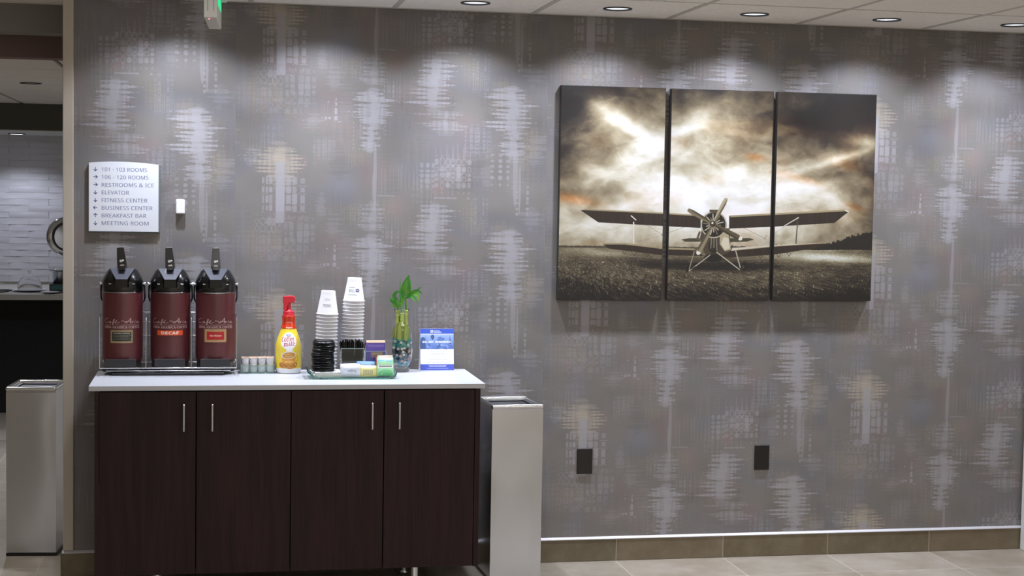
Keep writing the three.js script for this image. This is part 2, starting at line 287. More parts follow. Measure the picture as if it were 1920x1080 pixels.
// ---------------------------------------------------------------- room shell
const HT = 2.44, TILE = 0.6096, X0 = 0.770, XL = -4.6, XR = 4.6, ZF = 9.7;
{ // feature wall with its wallpaper strips
  const w = structGroup('wall_back');
  part('wall_core', box(5.205, 2.6, 0.14, -0.605 + 5.205 / 2, 1.3, -0.0712), M.paintWarm, w);
  const offs = { '-1': 0.50, 0: 0, 1: 0.14, 2: 0.265, 3: 0.395 };
  for (let k = -1; k <= 3; k++) {
    const x0 = 0.10 + k * STRIP_W, a = Math.max(x0, -0.565), b = Math.min(x0 + STRIP_W, 4.59);
    const g = box(b - a - 0.00002, HT, 0.0012, (a + b) / 2, HT / 2, -0.0006), p = g.attributes.position, uv = g.attributes.uv;
    for (let i = 0; i < p.count; i++) uv.setXY(i, (p.getX(i) - x0) / STRIP_W, (p.getY(i) - offs[k]) / REPEAT_H);
    part('wallpaper_strip', g, M.wallpaper, w);
  }
}
struct('trim_1', rbox(0.043, HT - 0.112, 0.012, -0.5855, 0.112 + (HT - 0.112) / 2, 0.005, 0.003), M.trimPost);
{ // stone skirting with its metal edge strip
  const b = structGroup('baseboard_back');
  const joints = [-0.612, -0.217, 0.29, 0.797, 1.303, 1.808, 2.314, 2.823, 3.33, 3.837, 4.344, 4.59];
  for (let i = 0; i + 1 < joints.length; i++) { const a = joints[i], c = joints[i + 1]; part('tile', uvShift(boxUV(rbox(c - a - 0.0022, 0.098, 0.010, 0, 0, 0, 0.0012, 1), 0.6)).translate((a + c) / 2, 0.05, 0.0055), M.baseTiles[i % 3], b); }
  part('grout_backing', box(5.2, 0.097, 0.008, 1.99, 0.05, 0.0058), M.grout, b);
  part('tile', boxUV(rbox(0.010, 0.098, 0.14, -0.612, 0.05, -0.0595, 0.0012, 1), 0.5), M.baseTiles[1], b);
  part('metal_edge', extrude([[0, 0], [0.0125, 0], [0.0125, 0.003], [0.003, 0.011], [0, 0.011]], 5.2, 0).rotateY(-Math.PI / 2).translate(4.59, 0.0995, 0), M.metalTrim, b);
}
struct('trim_2', rbox(0.16, HT, 0.13, 3.792 + 0.08, HT / 2, 0.085, 0.004), M.whitePaint);
struct('wall_right', box(0.15, 2.7, 15.9, XR + 0.075, 1.35, 1.8), M.paintWarm);
struct('wall_left', box(0.15, 2.7, 15.9, XL - 0.075, 1.35, 1.8), M.paintWarm);
struct('wall_front', box(9.5, 2.7, 0.15, 0, 1.35, ZF + 0.075), M.paintLight);
struct('wall_passage', box(0.15, 2.7, 5.84, 0.075, 1.35, -3.06), M.paintWarm);
{ // floor
  const f = structGroup('floor');
  part('floor_slab', box(9.5, 0.1, 15.9, 0, -0.0508, 1.8), M.grout, f);
  const P = 0.507, gx = 1.808, gz = -0.165, rest = [], gap = 0.0028, list = [];
  for (let a = -13; a <= 5; a++) for (let c = -12; c <= 19; c++) {
    const xa = Math.max(XL, gx + a * P), xb = Math.min(XR, gx + (a + 1) * P), za = Math.max(-6, gz + c * P), zb = Math.min(ZF, gz + (c + 1) * P);
    if (xb - xa < 0.02 || zb - za < 0.02) continue;
    list.push({ xa, xb, za, zb, full: xb - xa > P - 0.01 && zb - za > P - 0.01, d: Math.hypot((xa + xb) / 2 - 1.0, ((za + zb) / 2 + 0.2) * 1.3) });
  }
  list.sort((p, q) => p.d - q.d);
  const shared = uvShift(boxUV(rbox(P - gap, 0.01, P - gap, 0, 0, 0, 0.0015, 1), 0.6));
  let n = 0;
  for (const t of list) {
    const cx = (t.xa + t.xb) / 2, cz = (t.za + t.zb) / 2;
    if (n < 250) {
      const m = part('tile', t.full ? shared : uvShift(boxUV(rbox(t.xb - t.xa - gap, 0.01, t.zb - t.za - gap, 0, 0, 0, 0.0015, 1), 0.6)), M.floorTiles[(hash(cx * 50, cz * 50, 3) * 4) | 0], f);
      m.position.set(cx, -0.005, cz); if (t.full) m.rotation.y = (hash(cx * 70, cz * 70, 5) * 4 | 0) * Math.PI / 2; n++;
    } else rest.push(box(t.xb - t.xa - gap, 0.01, t.zb - t.za - gap, cx, -0.005, cz));
  }
  part('far_tiles', merge(rest), M.floorFar, f).userData.kind = 'stuff';
}
const lampX = [-1.5, -0.5, 0.5, 1.5, 2.5, 3.5, 4.5].map((k) => X0 + k * TILE), lampZ = 0.305;
const troffers = [[0.6, 4.0], [3.3, 4.0], [0.6, 6.4], [3.3, 6.4], [0.6, 8.5], [3.3, 8.5]];
{ // suspended ceiling: grid, tiles, slab above
  const c = structGroup('ceiling');
  part('ceiling_slab', box(9.5, 0.12, 10.4, 0, 2.66, 4.6), M.paintGrey, c);
  const hole = new THREE.Path(); hole.absarc(0, 0, 0.058, 0, Math.PI * 2, true);
  const s = new THREE.Shape([[-0.2925, -0.2925], [0.2925, -0.2925], [0.2925, 0.2925], [-0.2925, 0.2925]].map((p) => new THREE.Vector2(...p))); s.holes.push(hole);
  const holed = new THREE.ExtrudeGeometry(s, { depth: 0.012, bevelEnabled: true, bevelSize: 0.002, bevelThickness: 0.002, bevelSegments: 1, curveSegments: 20 }).rotateX(Math.PI / 2).translate(0, 0.014, 0);
  const plain = boxUV(rbox(0.588, 0.016, 0.588, 0, 0.006, 0, 0.003, 1), 0.6);
  const inTroffer = (x, z) => troffers.some(([tx, tz]) => Math.abs(x - tx) < 0.88 && Math.abs(z - tz) < 0.6);
  const xs = []; for (let k = -9; k <= 6; k++) xs.push(X0 + k * TILE);
  for (let r = 0; r < 16; r++) for (const x of xs) {
    const cx = x + TILE / 2, cz = r * TILE + TILE / 2; if (cx > 4.55 || cx < -4.6) continue;
    const lit = r === 0 && lampX.some((q) => Math.abs(q - cx) < 0.05);
    if (inTroffer(cx, cz)) continue;
    part('ceiling_tile', lit ? holed : plain, M.ceilingTile, c).position.set(cx, HT, cz);
  }
  const bars = []; for (const x of xs) bars.push(box(0.024, 0.012, 9.75, x, HT + 0.004, 4.87));
  for (let r = 1; r <= 16; r++) bars.push(box(9.3, 0.0118, 0.024, 0, HT + 0.004, r * TILE));
  bars.push(box(9.3, 0.014, 0.02, 0, HT + 0.005, 0.0105));
  part('ceiling_grid', merge(bars), M.ceilingGrid, c);
  part('ceiling_border', merge([box(2.1, 0.02, 1.3, -3.6, HT + 0.03, 4), ...troffers.map(([x, z]) => box(1.9, 0.012, 1.3, x, HT + 0.024, z))]), M.ceilingTile, c);
}

// ---------------------------------------------------------------- downlights along the wall
const litLens = new THREE.MeshStandardMaterial({ color: 0xffffff, emissive: new THREE.Color(0.93, 0.97, 1.06), emissiveIntensity: 5, roughness: 0.6 });
const reflector = std(0xf4f6fa, 0.35, 0.15);
const ringMat = std(0x2f3033, 0.4, 0.3);
const order = ['leftmost', 'second from left', 'middle', 'second from right', 'rightmost'];
const downProto = (() => {
  const t = new THREE.Group();
  part('trim_ring', lathe([[0.0545, 0.004], [0.0545, -0.0035], [0.058, -0.005], [0.0615, -0.004], [0.0625, 0.0], [0.0625, 0.0008], [0.0545, 0.004]], 40), ringMat, t);
  part('reflector', lathe([[0.055, -0.002], [0.053, 0.014], [0.047, 0.028], [0.048, 0.029], [0.0545, 0.014], [0.0565, -0.002], [0.055, -0.002]], 40), reflector, t);
  part('lens', new THREE.CylinderGeometry(0.0475, 0.0475, 0.004, 32).translate(0, 0.029, 0), litLens, t);
  part('housing', new THREE.CylinderGeometry(0.05, 0.05, 0.10, 24, 1, true).translate(0, 0.084, 0), M.darkSteel, t);
  return t;
})();
function wash(x, y, z, wide, narrow, color, aimZ = 0) {
  for (const [I, ang, pen] of [[wide, 64, 0.35], [narrow, 42, 1]]) {
    const l = new THREE.SpotLight(color, I, 0, ang * Math.PI / 180, pen, 2); l.position.set(x, y, z); l.target.position.set(x, 0, z + aimZ); l.shadow.radius = 1.6; l.shadow.mapSize.set(1024, 1024);
    l.name = numbered('downlight_beam'); scene.add(l); scene.add(l.target); l.target.name = numbered('beam_target');
  }
}
lampX.forEach((x, i) => {
  const r = downProto.clone(); r.name = numbered('recessed_downlight'); r.position.set(x, HT, lampZ); scene.add(r);
  const seen = i - 2;
  if (seen >= 0 && seen < 5) tag(r, `${order[seen]} of the five recessed ceiling downlights in a row along the wall`, 'downlight', 'recessed downlights along the wall');
  else tag(r, i > 2 ? 'recessed ceiling downlight past the right edge of the view, above the wallpaper' : `recessed ceiling downlight above the ${i ? 'cup stacks' : 'maroon airpots'}, over the top edge of the view`, 'downlight');
  wash(x, HT + 0.001, lampZ, WASH_WIDE, WASH_NARROW, COOL);
});
{ // general lighting of the lobby: troffers behind the camera and over the foreground
  const trofferGlow = new THREE.MeshStandardMaterial({ color: 0xffffff, emissive: WARM, emissiveIntensity: 2.5, roughness: 0.8 });
  troffers.forEach(([x, z]) => {
    const t = thing('ceiling_troffer', 'rectangular flush ceiling light panel over the lobby floor behind the camera', 'ceiling light', [x, HT, z], 0, 'lobby ceiling panels');
    part('frame', merge([box(1.22, 0.02, 0.03, 0, 0.004, 0.3), box(1.22, 0.02, 0.03, 0, 0.004, -0.3), box(0.03, 0.02, 0.57, 0.595, 0.004, 0), box(0.03, 0.02, 0.57, -0.595, 0.004, 0)]), M.whitePaint, t);
    part('diffuser', box(1.16, 0.004, 0.57, 0, 0.008, 0), trofferGlow, t);
    const l = new THREE.RectAreaLight(WARM, TROFFER, 1.16, 0.57); l.position.set(x, HT - 0.012, z); l.lookAt(x, 0, z); l.name = numbered('troffer_light'); scene.add(l);
  });
}
{ // a slim linear ceiling light to the left of the camera
  const t = thing('linear_ceiling_light', 'slim linear ceiling light over the lobby floor, left of the camera', 'ceiling light', [-1.72, HT - 0.004, 4.9]);
  part('frame', merge([box(0.012, 0.02, 1.24, -0.058, 0, 0), box(0.012, 0.02, 1.24, 0.058, 0, 0), box(0.104, 0.02, 0.012, 0, 0, 0.614), box(0.104, 0.02, 0.012, 0, 0, -0.614)]), M.whitePaint, t);
  part('diffuser', box(0.104, 0.006, 1.216, 0, -0.002, 0), new THREE.MeshStandardMaterial({ color: 0xffffff, emissive: WARM, emissiveIntensity: 2.5, roughness: 0.8 }), t);
  const l = new THREE.RectAreaLight(WARM, 70, 0.06, 1.2); l.position.set(-1.72, HT - 0.018, 4.9); l.rotation.set(-Math.PI / 2, 0, 0); l.name = numbered('linear_light'); scene.add(l);
}
{ // sprinkler cover plate at the top edge
  const t = thing('sprinkler_cover', 'small round sprinkler cover plate set in the ceiling tiles', 'sprinkler', [1.752, HT, 0.68]);
  part('escutcheon', lathe([[0.036, 0], [0.036, -0.004], [0.030, -0.007], [0.029, -0.004], [0.029, 0]], 32), M.darkSteel, t);
  part('cover_plate', lathe([[0.0001, -0.010], [0.026, -0.010], [0.028, -0.007], [0.028, -0.001]], 32), M.whitePaint, t);
}

// ---------------------------------------------------------------- passage and breakfast bar behind the opening
struct('wall_bar', box(5, 2.7, 0.1, -2.3, 1.35, -6.0), M.paintLight);
struct('trim_3', box(4.0, 0.27, 0.14, -2.6, 2.46, -0.53), M.paintGrey);
struct('trim_4', box(4.0, 0.36, 0.13, -2.6, 2.42, -0.835), M.brownBand);
{
  const c = structGroup('ceiling');
  part('ceiling_slab', box(4.7, 0.1, 5.2, -2.25, 2.31, -3.45), M.paintGrey, c);
  const g = boxUV(rbox(0.588, 0.016, 0.588, 0, 0, 0, 0.003, 1), 0.6);
  for (let a = 0; a < 7; a++) for (let b = 0; b < 7; b++) { const m = part('ceiling_tile', g, M.ceilingTile, c); m.position.set(-0.42 - a * TILE, 2.248, -1.2 - b * TILE); }
  part('ceiling_slab', box(4.0, 0.1, 0.5, -2.62, 2.50, -0.22), M.ceilingTile, c);
  part('ceiling_slab', box(4.0, 0.1, 0.5, -2.62, 2.65, -0.6), M.paintGrey, c);
}
struct('trim_6', box(4.6, 0.006, 1.05, -2.3, 2.0465, -5.425), M.whitePaint);
struct('trim_5', box(4.6, 0.55, 1.05, -2.3, 2.325, -5.425), std(0x5b5a52, 0.9));
{ // passage downlight behind the opening
  const r = downProto.clone(); r.name = numbered('recessed_downlight'); r.position.set(-1.02, 2.24, -2.6); scene.add(r);
  for (const k of ['housing', 'reflector', 'lens']) r.remove(r.getObjectByName(k));
  part('lens', new THREE.CylinderGeometry(0.05, 0.05, 0.004, 32).translate(0, 0.002, 0), litLens, r);
  tag(r, 'recessed downlight in the lower passage ceiling seen through the opening', 'downlight');
  wash(-1.02, 2.232, -2.6, 7, 5, COOL);
}
{
  const r = downProto.clone(); r.name = numbered('recessed_downlight'); r.position.set(-1.30, 2.4485, -0.2); scene.add(r);
  for (const k of ['housing', 'reflector', 'lens']) r.remove(r.getObjectByName(k));
  part('lens', new THREE.CylinderGeometry(0.05, 0.05, 0.004, 32).translate(0, -0.002, 0), litLens, r);
  tag(r, 'recessed downlight in the ceiling over the opening, just outside the left of the view', 'downlight');
  wash(-1.30, 2.44, -0.2, 3.0, 3.0, WARM);
}
{ // textured white tile behind the bar
  const w = structGroup('wall_tiled');
  const mat = std(0xd7d6de, 0.45), tw = 0.30, th = 0.05;
  const variants = [0, 1, 2].map((s) => { const g = new THREE.BoxGeometry(tw - 0.003, th - 0.0012, 0.02, 8, 3, 1), p = g.attributes.position; for (let i = 0; i < p.count; i++) if (p.getZ(i) > 0) p.setZ(i, 0.010 + 0.010 * (vnoise(p.getX(i) * 14 + s * 9, p.getY(i) * 26 + s * 3, 91) - 0.5)); g.computeVertexNormals(); return g; });
  for (let r = 0; r < 23; r++) for (let k = 0; k < 7; k++) { const x = -2.6 + (k + (r % 2) * 0.5) * tw, y = 0.90 + r * th; if (y > 2.06) continue; part('tile', variants[(hash(r, k, 7) * 3) | 0], mat, w).position.set(x, y + th / 2, -5.94); }
  part('grout_backing', box(2.4, 1.2, 0.014, -1.6, 1.48, -5.9425), M.paintLight, w);
}
{ // bar counter
  const t = thing('bar_counter', 'dark breakfast bar counter with a pale worktop seen through the opening', 'counter', [-1.9, 0, -5.3]);
  part('base_cabinet', box(3.0, 0.84, 0.95, 0, 0.42, -0.15), M.blackMatte, t);
  part('worktop', rbox(3.1, 0.04, 1.2, 0, 0.86, -0.02, 0.004), std(0xaeaaa2, 0.4), t);
}
{ // soffit downlight over the bar
  const r = downProto.clone(); r.name = numbered('recessed_downlight'); r.position.set(-1.44, 2.042, -5.5); scene.add(r);
  for (const k of ['housing', 'reflector', 'lens']) r.remove(r.getObjectByName(k));
  part('lens', new THREE.CylinderGeometry(0.05, 0.05, 0.004, 32).translate(0, -0.0015, 0), litLens, r);
  tag(r, 'small bright downlight under the soffit above the white tiled bar wall', 'downlight');
  wash(-1.44, 2.03, -5.5, BAR_SPOT, BAR_SPOT * 0.5, COOL);
}
{ // glass cake dome on its plate
  const p = thing('cake_plate', 'round pale plate under a glass dome on the bar', 'plate', [-1.30, 0.88, -5.06]);
  part('dish', lathe([[0.0001, 0.006], [0.09, 0.006], [0.125, 0.012], [0.127, 0.016], [0.12, 0.016], [0.085, 0.010], [0.0001, 0.010]], 48), std(0xe6e4ee, 0.3), p);
  const d = thing('glass_dome', 'clear glass cloche dome with a small knob on the bar plate', 'dome', [-1.30, 0.8965, -5.06]);
  const pts = []; for (let i = 0; i <= 16; i++) { const a = i / 16 * Math.PI / 2; pts.push([0.088 * Math.cos(a), 0.115 * Math.sin(a)]); }
  const inn = pts.map(([r, y]) => [Math.max(0.0001, r - 0.003), Math.max(0, y - 0.003)]).reverse();
  part('dome_shell', lathe([...pts, ...inn, pts[0]], 48), M.clearGlass, d);
  part('knob', lathe([[0.0001, 0.112], [0.010, 0.113], [0.007, 0.122], [0.013, 0.134], [0.010, 0.146], [0.0001, 0.149]], 24), M.clearGlass, d);
}
{ // waffle maker with its round lid raised
  const t = thing('waffle_maker', 'chrome waffle maker with its round lid raised beside the glass dome', 'waffle maker', [-1.075, 0.88, -5.02]);
  part('base', rbox(0.15, 0.055, 0.17, 0, 0.0375, 0, 0.006), M.darkSteel, t);
  part('control_panel', rbox(0.13, 0.03, 0.004, 0, 0.036, 0.087, 0.001), std(0x3f7d80, 0.4), t);
  for (const [x, z] of [[-0.06, 0.07], [0.06, 0.07], [-0.06, -0.07], [0.06, -0.07]]) part('foot', new THREE.CylinderGeometry(0.012, 0.014, 0.012, 16).translate(x, 0.006, z), M.black, t);
  part('lower_grid', lathe([[0.0001, 0.065], [0.06, 0.065], [0.062, 0.15], [0.085, 0.155], [0.088, 0.165], [0.08, 0.168], [0.0001, 0.168]], 40), M.steel, t);
  const lid = part('lid', lathe([[0.0001, -0.012], [0.09, -0.016], [0.138, -0.01], [0.145, 0.004], [0.138, 0.022], [0.11, 0.034], [0.0001, 0.036]], 48).rotateX(Math.PI / 2).rotateY(0.35), M.chrome, t); lid.position.set(0.035, 0.405, -0.02);
  const ring = part('grid_ring', new THREE.TorusGeometry(0.10, 0.008, 10, 40).rotateY(0.35), M.darkSteel, t); ring.position.set(0.045, 0.405, 0.02);
  part('hinge', rbox(0.04, 0.16, 0.02, 0.03, 0.21, -0.07, 0.004), M.darkSteel, t);
}
{
  const t = thing('serving_tongs', 'dark serving tongs lying on the bar left of the dome', 'tongs', [-1.50, 0.88, -4.86]);
  part('arm', tube([[-0.16, 0.006, 0.0], [-0.05, 0.007, 0.008], [0.06, 0.012, 0.010], [0.10, 0.02, 0.0]], 0.005, 20), M.black, t);
  part('arm', tube([[-0.16, 0.016, -0.02], [-0.05, 0.018, -0.015], [0.06, 0.022, -0.008], [0.10, 0.02, 0.0]], 0.005, 20), M.black, t);
  const s = thing('small_plate', 'small pale dish on the bar in front of the waffle maker', 'dish', [-1.135, 0.88, -4.82]);
  part('dish', lathe([[0.0001, 0.004], [0.04, 0.004], [0.062, 0.012], [0.064, 0.015], [0.058, 0.014], [0.04, 0.008], [0.0001, 0.008]], 40), std(0xe3e1ea, 0.3), s);
}

// ---------------------------------------------------------------- litter bins
function binBody(w, h, d, s, amp, bulge, sway) {
  const g = new THREE.BoxGeometry(w, h, d, 22, 60, 22), p = g.attributes.position, n = g.attributes.normal;
  for (let i = 0; i < p.count; i++) {
    const x = p.getX(i), y = p.getY(i), z = p.getZ(i), ex = Math.cos(x / w * Math.PI), ez = Math.cos(z / d * Math.PI), ey = Math.cos(y / h * Math.PI);
    const k = Math.abs(n.getZ(i)) > 0.5 ? ex * Math.sqrt(Math.max(0, ey)) : Math.abs(n.getX(i)) > 0.5 ? ez * Math.sqrt(Math.max(0, ey)) : 0;
    const dent = amp * ((vnoise(x * 9 + s, y * 5 + s * 3, 13) - 0.5) * 2 + 0.5 * (vnoise(x * 17 + s, y * 8, 17) - 0.5));
    const belly = Math.abs(n.getZ(i)) > 0.5 ? bulge * (1 - Math.pow(2 * x / w, 2)) + sway * x * Math.sin((y / h + 0.5) * 5.2 + s) * ex : 0;
    p.setXYZ(i, x + n.getX(i) * dent * k, y, z + n.getZ(i) * (dent * k + belly));
  }
  g.computeVertexNormals(); return g.translate(0, h / 2, 0);
}
function litterBin(label, pos, turn, s, amp, w, d, bulge, sway) {
  const h = 0.76, t = thing('litter_bin', label, 'bin', pos, turn);
  part('base', rbox(w - 0.002, 0.016, d - 0.002, 0, 0.008, 0, 0.003), M.black, t);
  part('body', binBody(w - 0.006, h - 0.042, d - 0.006, s, amp, bulge, sway).translate(0, 0.016, 0), M.steel, t);
  const rim = [];
  const tr = 0.0075, y = h - 0.010;
  const lid = part('rim', (() => { const g = []; for (const z of [-1, 1]) g.push(new THREE.CapsuleGeometry(tr, w - tr * 2, 6, 14).rotateZ(Math.PI / 2).scale(1, 1.25, 1).translate(0, y, z * (d / 2 - tr))); for (const x of [-1, 1]) g.push(new THREE.CapsuleGeometry(tr, d - tr * 2, 6, 14).rotateX(Math.PI / 2).scale(1, 1.25, 1).translate(x * (w / 2 - tr), y, 0)); return merge(g); })(), M.chrome, t);
  part('collar', merge([box(w - 0.012, 0.03, 0.004, 0, h - 0.022, d / 2 - 0.006), box(w - 0.012, 0.03, 0.004, 0, h - 0.022, -d / 2 + 0.006), box(0.004, 0.03, d - 0.012, w / 2 - 0.006, h - 0.022, 0), box(0.004, 0.03, d - 0.012, -w / 2 + 0.006, h - 0.022, 0)]), M.steel, t);
  const flap = part('flap', rbox(w - 0.045, 0.004, d - 0.07, 0, h - 0.020, 0.0, 0.001), std(0x77787f, 0.35, 1), t);
  part('top_plate', merge([box(w - 0.02, 0.003, 0.034, 0, h - 0.0135, d / 2 - 0.03), box(w - 0.02, 0.003, 0.034, 0, h - 0.0135, -d / 2 + 0.03), box(0.022, 0.003, d - 0.06, w / 2 - 0.02, h - 0.0135, 0), box(0.022, 0.003, d - 0.06, -w / 2 + 0.02, h - 0.0135, 0)]), std(0x9a9a9e, 0.3, 1), t);
  return t;
}
litterBin('tall brushed steel litter bin standing against the wall right of the dark cabinet', [1.273, 0, 0.19], 0.05, 1.3, 0.0022, 0.228, 0.28, 0.0012, 0.006);
litterBin('tall brushed steel litter bin standing in the opening left of the wall end', [-0.768, 0, -0.525], -0.09, 4.6, 0.0012, 0.222, 0.27, 0.003, 0.026);

// ---------------------------------------------------------------- cabinet with worktop
{
  const t = thing('base_cabinet', 'dark wood cabinet of four doors standing against the wall under the white worktop', 'cabinet', [0.317, 0, 0]);
  const L = -0.756, R = 0.761, zf = 0.56, zb = 0.05, y0 = 0.128, y1 = 0.86;
  part('side_panel', boxUV(rbox(0.019, y1 - y0, zf - zb, L + 0.0095, (y0 + y1) / 2, (zf + zb) / 2, 0.001, 1)), M.wood, t);
  part('side_panel', boxUV(rbox(0.021, y1 - y0, zf - zb - 0.004, R - 0.0105, (y0 + y1) / 2, (zf + zb) / 2 - 0.002, 0.001, 1)), M.wood, t);
  part('carcass', merge([box(1.47, 0.018, zf - zb - 0.03, 0.003, y0 + 0.012, (zf + zb) / 2 - 0.015), box(1.47, 0.018, zf - zb - 0.03, 0.003, y1 - 0.01, (zf + zb) / 2 - 0.015), box(1.47, y1 - y0 - 0.01, 0.01, 0.003, (y0 + y1) / 2, zb + 0.008), box(0.018, y1 - y0 - 0.04, zf - zb - 0.05, 0.003, (y0 + y1) / 2, (zf + zb) / 2 - 0.015)]), M.woodEdge, t);
  const edges = [-0.743, -0.370, -0.001, 0.369, 0.739];
  const hx = [-0.417, -0.308, 0.3195, 0.4285];
  for (let i = 0; i < 4; i++) {
    const a = edges[i] + 0.0018, b = edges[i + 1] - 0.0018, g = boxUV(rbox(b - a, y1 - y0 - 0.008, 0.019, (a + b) / 2, (y0 + y1) / 2 - 0.001, zf - 0.0095 + 0.0, 0.0015, 1));
    const uv = g.attributes.uv; for (let k = 0; k < uv.count; k++) uv.setX(k, uv.getX(k) + i * 0.37);
    const d = part('door', g, M.wood, t);
    const h = hx[i];
    part('handle', merge([rbox(0.0085, 0.108, 0.009, h, 0.754, zf + 0.028, 0.003), box(0.006, 0.006, 0.028, h, 0.792, zf + 0.013), box(0.006, 0.006, 0.028, h, 0.716, zf + 0.013)]), M.nickel, d);
  }
  for (const [x, z] of [[-0.52, 0.47], [0.51, 0.47], [-0.52, 0.12], [0.51, 0.12]]) part('leg', lathe([[0.0001, 0], [0.022, 0], [0.024, 0.008], [0.016, 0.014], [0.016, 0.12], [0.026, 0.122], [0.026, 0.1305], [0.0001, 0.1305]], 24).translate(x, 0, z), M.chrome, t);
  const w = thing('worktop', 'white solid surface worktop lying on the dark four-door cabinet', 'worktop', [0.317, 0.86, 0]);
  part('slab', rbox(1.556, 0.02, 0.525, 0, 0.0101, 0.3055, 0.0018, 2), M.counterTop, w);
}
const TOP = 0.8803;

// ---------------------------------------------------------------- wall pieces
{ // room directory sign
  const t = thing('directory_sign', 'white room directory sign with a curved top edge on the wallpaper', 'sign', [-0.3595, 1.609, 0]);
  part('back_plate', rbox(0.292, 0.287, 0.010, 0.003, -0.006, 0.0055, 0.002), std(0x5f6a6c, 0.5), t);
  const W = 0.284, H = 0.290, s = new THREE.Shape();
  s.moveTo(-W / 2, -H / 2); s.lineTo(W / 2, -H / 2); s.lineTo(W / 2, H / 2 - 0.008); s.quadraticCurveTo(0, H / 2 + 0.010, -W / 2, H / 2 - 0.004); s.lineTo(-W / 2, -H / 2);
  const g = new THREE.ExtrudeGeometry(s, { depth: 0.005, bevelEnabled: false, curveSegments: 20 }).translate(0, 0, 0.0108), p = g.attributes.position;
  for (let i = 0; i < p.count; i++) g.attributes.uv.setXY(i, (p.getX(i) + W / 2) / W, (p.getY(i) + H / 2) / (H + 0.002));
  const face = painted(1024, 1050, (c, w, h) => {
    c.fillStyle = '#dfe2ea'; c.fillRect(0, 0, w, h);
    const rows = [['d', '101 · 103 ROOMS'], ['r', '106 - 120 ROOMS'], ['r', 'RESTROOMS & ICE'], ['d', 'ELEVATOR'], ['d', 'FITNESS CENTER'], ['l', 'BUSINESS CENTER'], ['u', 'BREAKFAST BAR'], ['d', 'MEETING ROOM']];
    const widths = [680, 700, 782, 412, 684, 760, 668, 710];
    rows.forEach(([a, text], i) => {
      const y = 118 + i * 115.5;
      c.fillStyle = '#5b6388'; c.font = '78px "Droid Sans", sans-serif'; c.textBaseline = 'middle';
      c.save(); c.translate(178, y + 3); const m = c.measureText(text).width; c.scale(widths[i] / m, 1.0); c.fillText(text, 0, 0); c.restore();
      c.save(); c.translate(96, y); c.rotate({ d: Math.PI / 2, r: 0, l: Math.PI, u: -Math.PI / 2 }[a]); c.strokeStyle = '#2b3270'; c.lineWidth = 10;
      c.beginPath(); c.moveTo(-28, 0); c.lineTo(26, 0); c.moveTo(2, -26); c.lineTo(28, 0); c.lineTo(2, 26); c.stroke(); c.restore();
    });
  });
  part('face_panel', g, std(0xffffff, 0.5, 0, { map: face }), t);
}
{
  const t = thing('wall_sensor', 'small white rounded sensor box on the wallpaper right of the directory sign', 'sensor', [-0.1275, 1.5715, 0]);
  part('backing', rbox(0.030, 0.054, 0.004, 0, 0, 0.002, 0.001), M.plastic, t);
  part('case', rbox(0.038, 0.062, 0.019, 0, 0, 0.0135, 0.006, 3), M.plastic, t);
}
for (const [x, y, label] of [[1.6545, 0.4555, 'black blank wall plate low on the wallpaper beside the steel bin'], [2.492, 0.459, 'black blank wall plate low on the wallpaper under the three canvases']]) {
  const t = thing('wall_plate', label, 'wall plate', [x, y, 0], 0, 'black wall plates');
  part('plate', rbox(0.071, 0.115, 0.007, 0, 0, 0.0035, 0.003, 3), std(0x0f0d0c, 0.35), t);
}
{ // exit sign hung from the ceiling, seen from its end
  const t = thing('exit_sign', 'white ceiling-hung exit sign seen end-on with green lettering', 'exit sign', [0.002, 2.115, 2.205], -0.045);
  const green = new THREE.MeshStandardMaterial({ color: 0x1c7a48, emissive: new THREE.Color(0.02, 0.62, 0.24), emissiveIntensity: 1.0, roughness: 0.5 });
  const shell = std(0xd2d2d2, 0.5);
  part('housing', rbox(0.036, 0.20, 0.31, 0, 0.10, 0, 0.003), shell, t);
  part('end_groove', merge([box(0.0016, 0.18, 0.001, -0.007, 0.108, 0.1553), box(0.0016, 0.18, 0.001, 0.009, 0.108, 0.1553)]), std(0x8c8c8c, 0.6), t);
  part('canopy', rbox(0.09, 0.03, 0.13, 0, 0.309, 0, 0.006), shell, t);
  part('stem', new THREE.CylinderGeometry(0.012, 0.012, 0.1, 16).translate(0, 0.25, 0), shell, t);
  for (const sx of [1, -1]) {
    const letters = [];
    // block letters E X I T with real thickness, from strokes
    const bar = (u, v, w, h, r = 0) => { const g = new THREE.BoxGeometry(w, h, 0.003); if (r) g.rotateZ(r); return g.translate(u, v, 0); };
    const H = 0.125;
    letters.push(bar(-0.098, 0, 0.016, H), bar(-0.075, H / 2 - 0.008, 0.05, 0.016), bar(-0.078, 0, 0.042, 0.016), bar(-0.075, -H / 2 + 0.008, 0.05, 0.016));
    letters.push(bar(-0.018, 0, 0.016, H * 1.1, 0.46), bar(-0.018, 0, 0.016, H * 1.1, -0.46));
    letters.push(bar(0.034, 0, 0.016, H), bar(0.085, 0, 0.016, H), bar(0.085, H / 2 - 0.008, 0.062, 0.016));
    const g = merge(letters).rotateY(sx * Math.PI / 2).translate(sx * 0.0185, 0.105, 0);
    part('lettering', g, green, t, 'green glowing EXIT lettering');
  }
  part('indicator', new THREE.SphereGeometry(0.0022, 12, 8).translate(-0.004, -0.0004, 0.13), new THREE.MeshStandardMaterial({ color: 0xff4060, emissive: new THREE.Color(1, 0.15, 0.25), emissiveIntensity: 3 }), t, 'tiny red indicator lamp');
  part('lamp_head', merge([rbox(0.022, 0.12, 0.07, 0.0285, 0.13, -0.06, 0.009, 3)]), shell, t);
  const gl = new THREE.PointLight(new THREE.Color(0.03, 1, 0.4), 0.006, 0, 2); gl.position.set(0.03, 2.2, 2.26); gl.shadow.radius = 1; gl.name = 'exit_glow'; scene.add(gl);
}

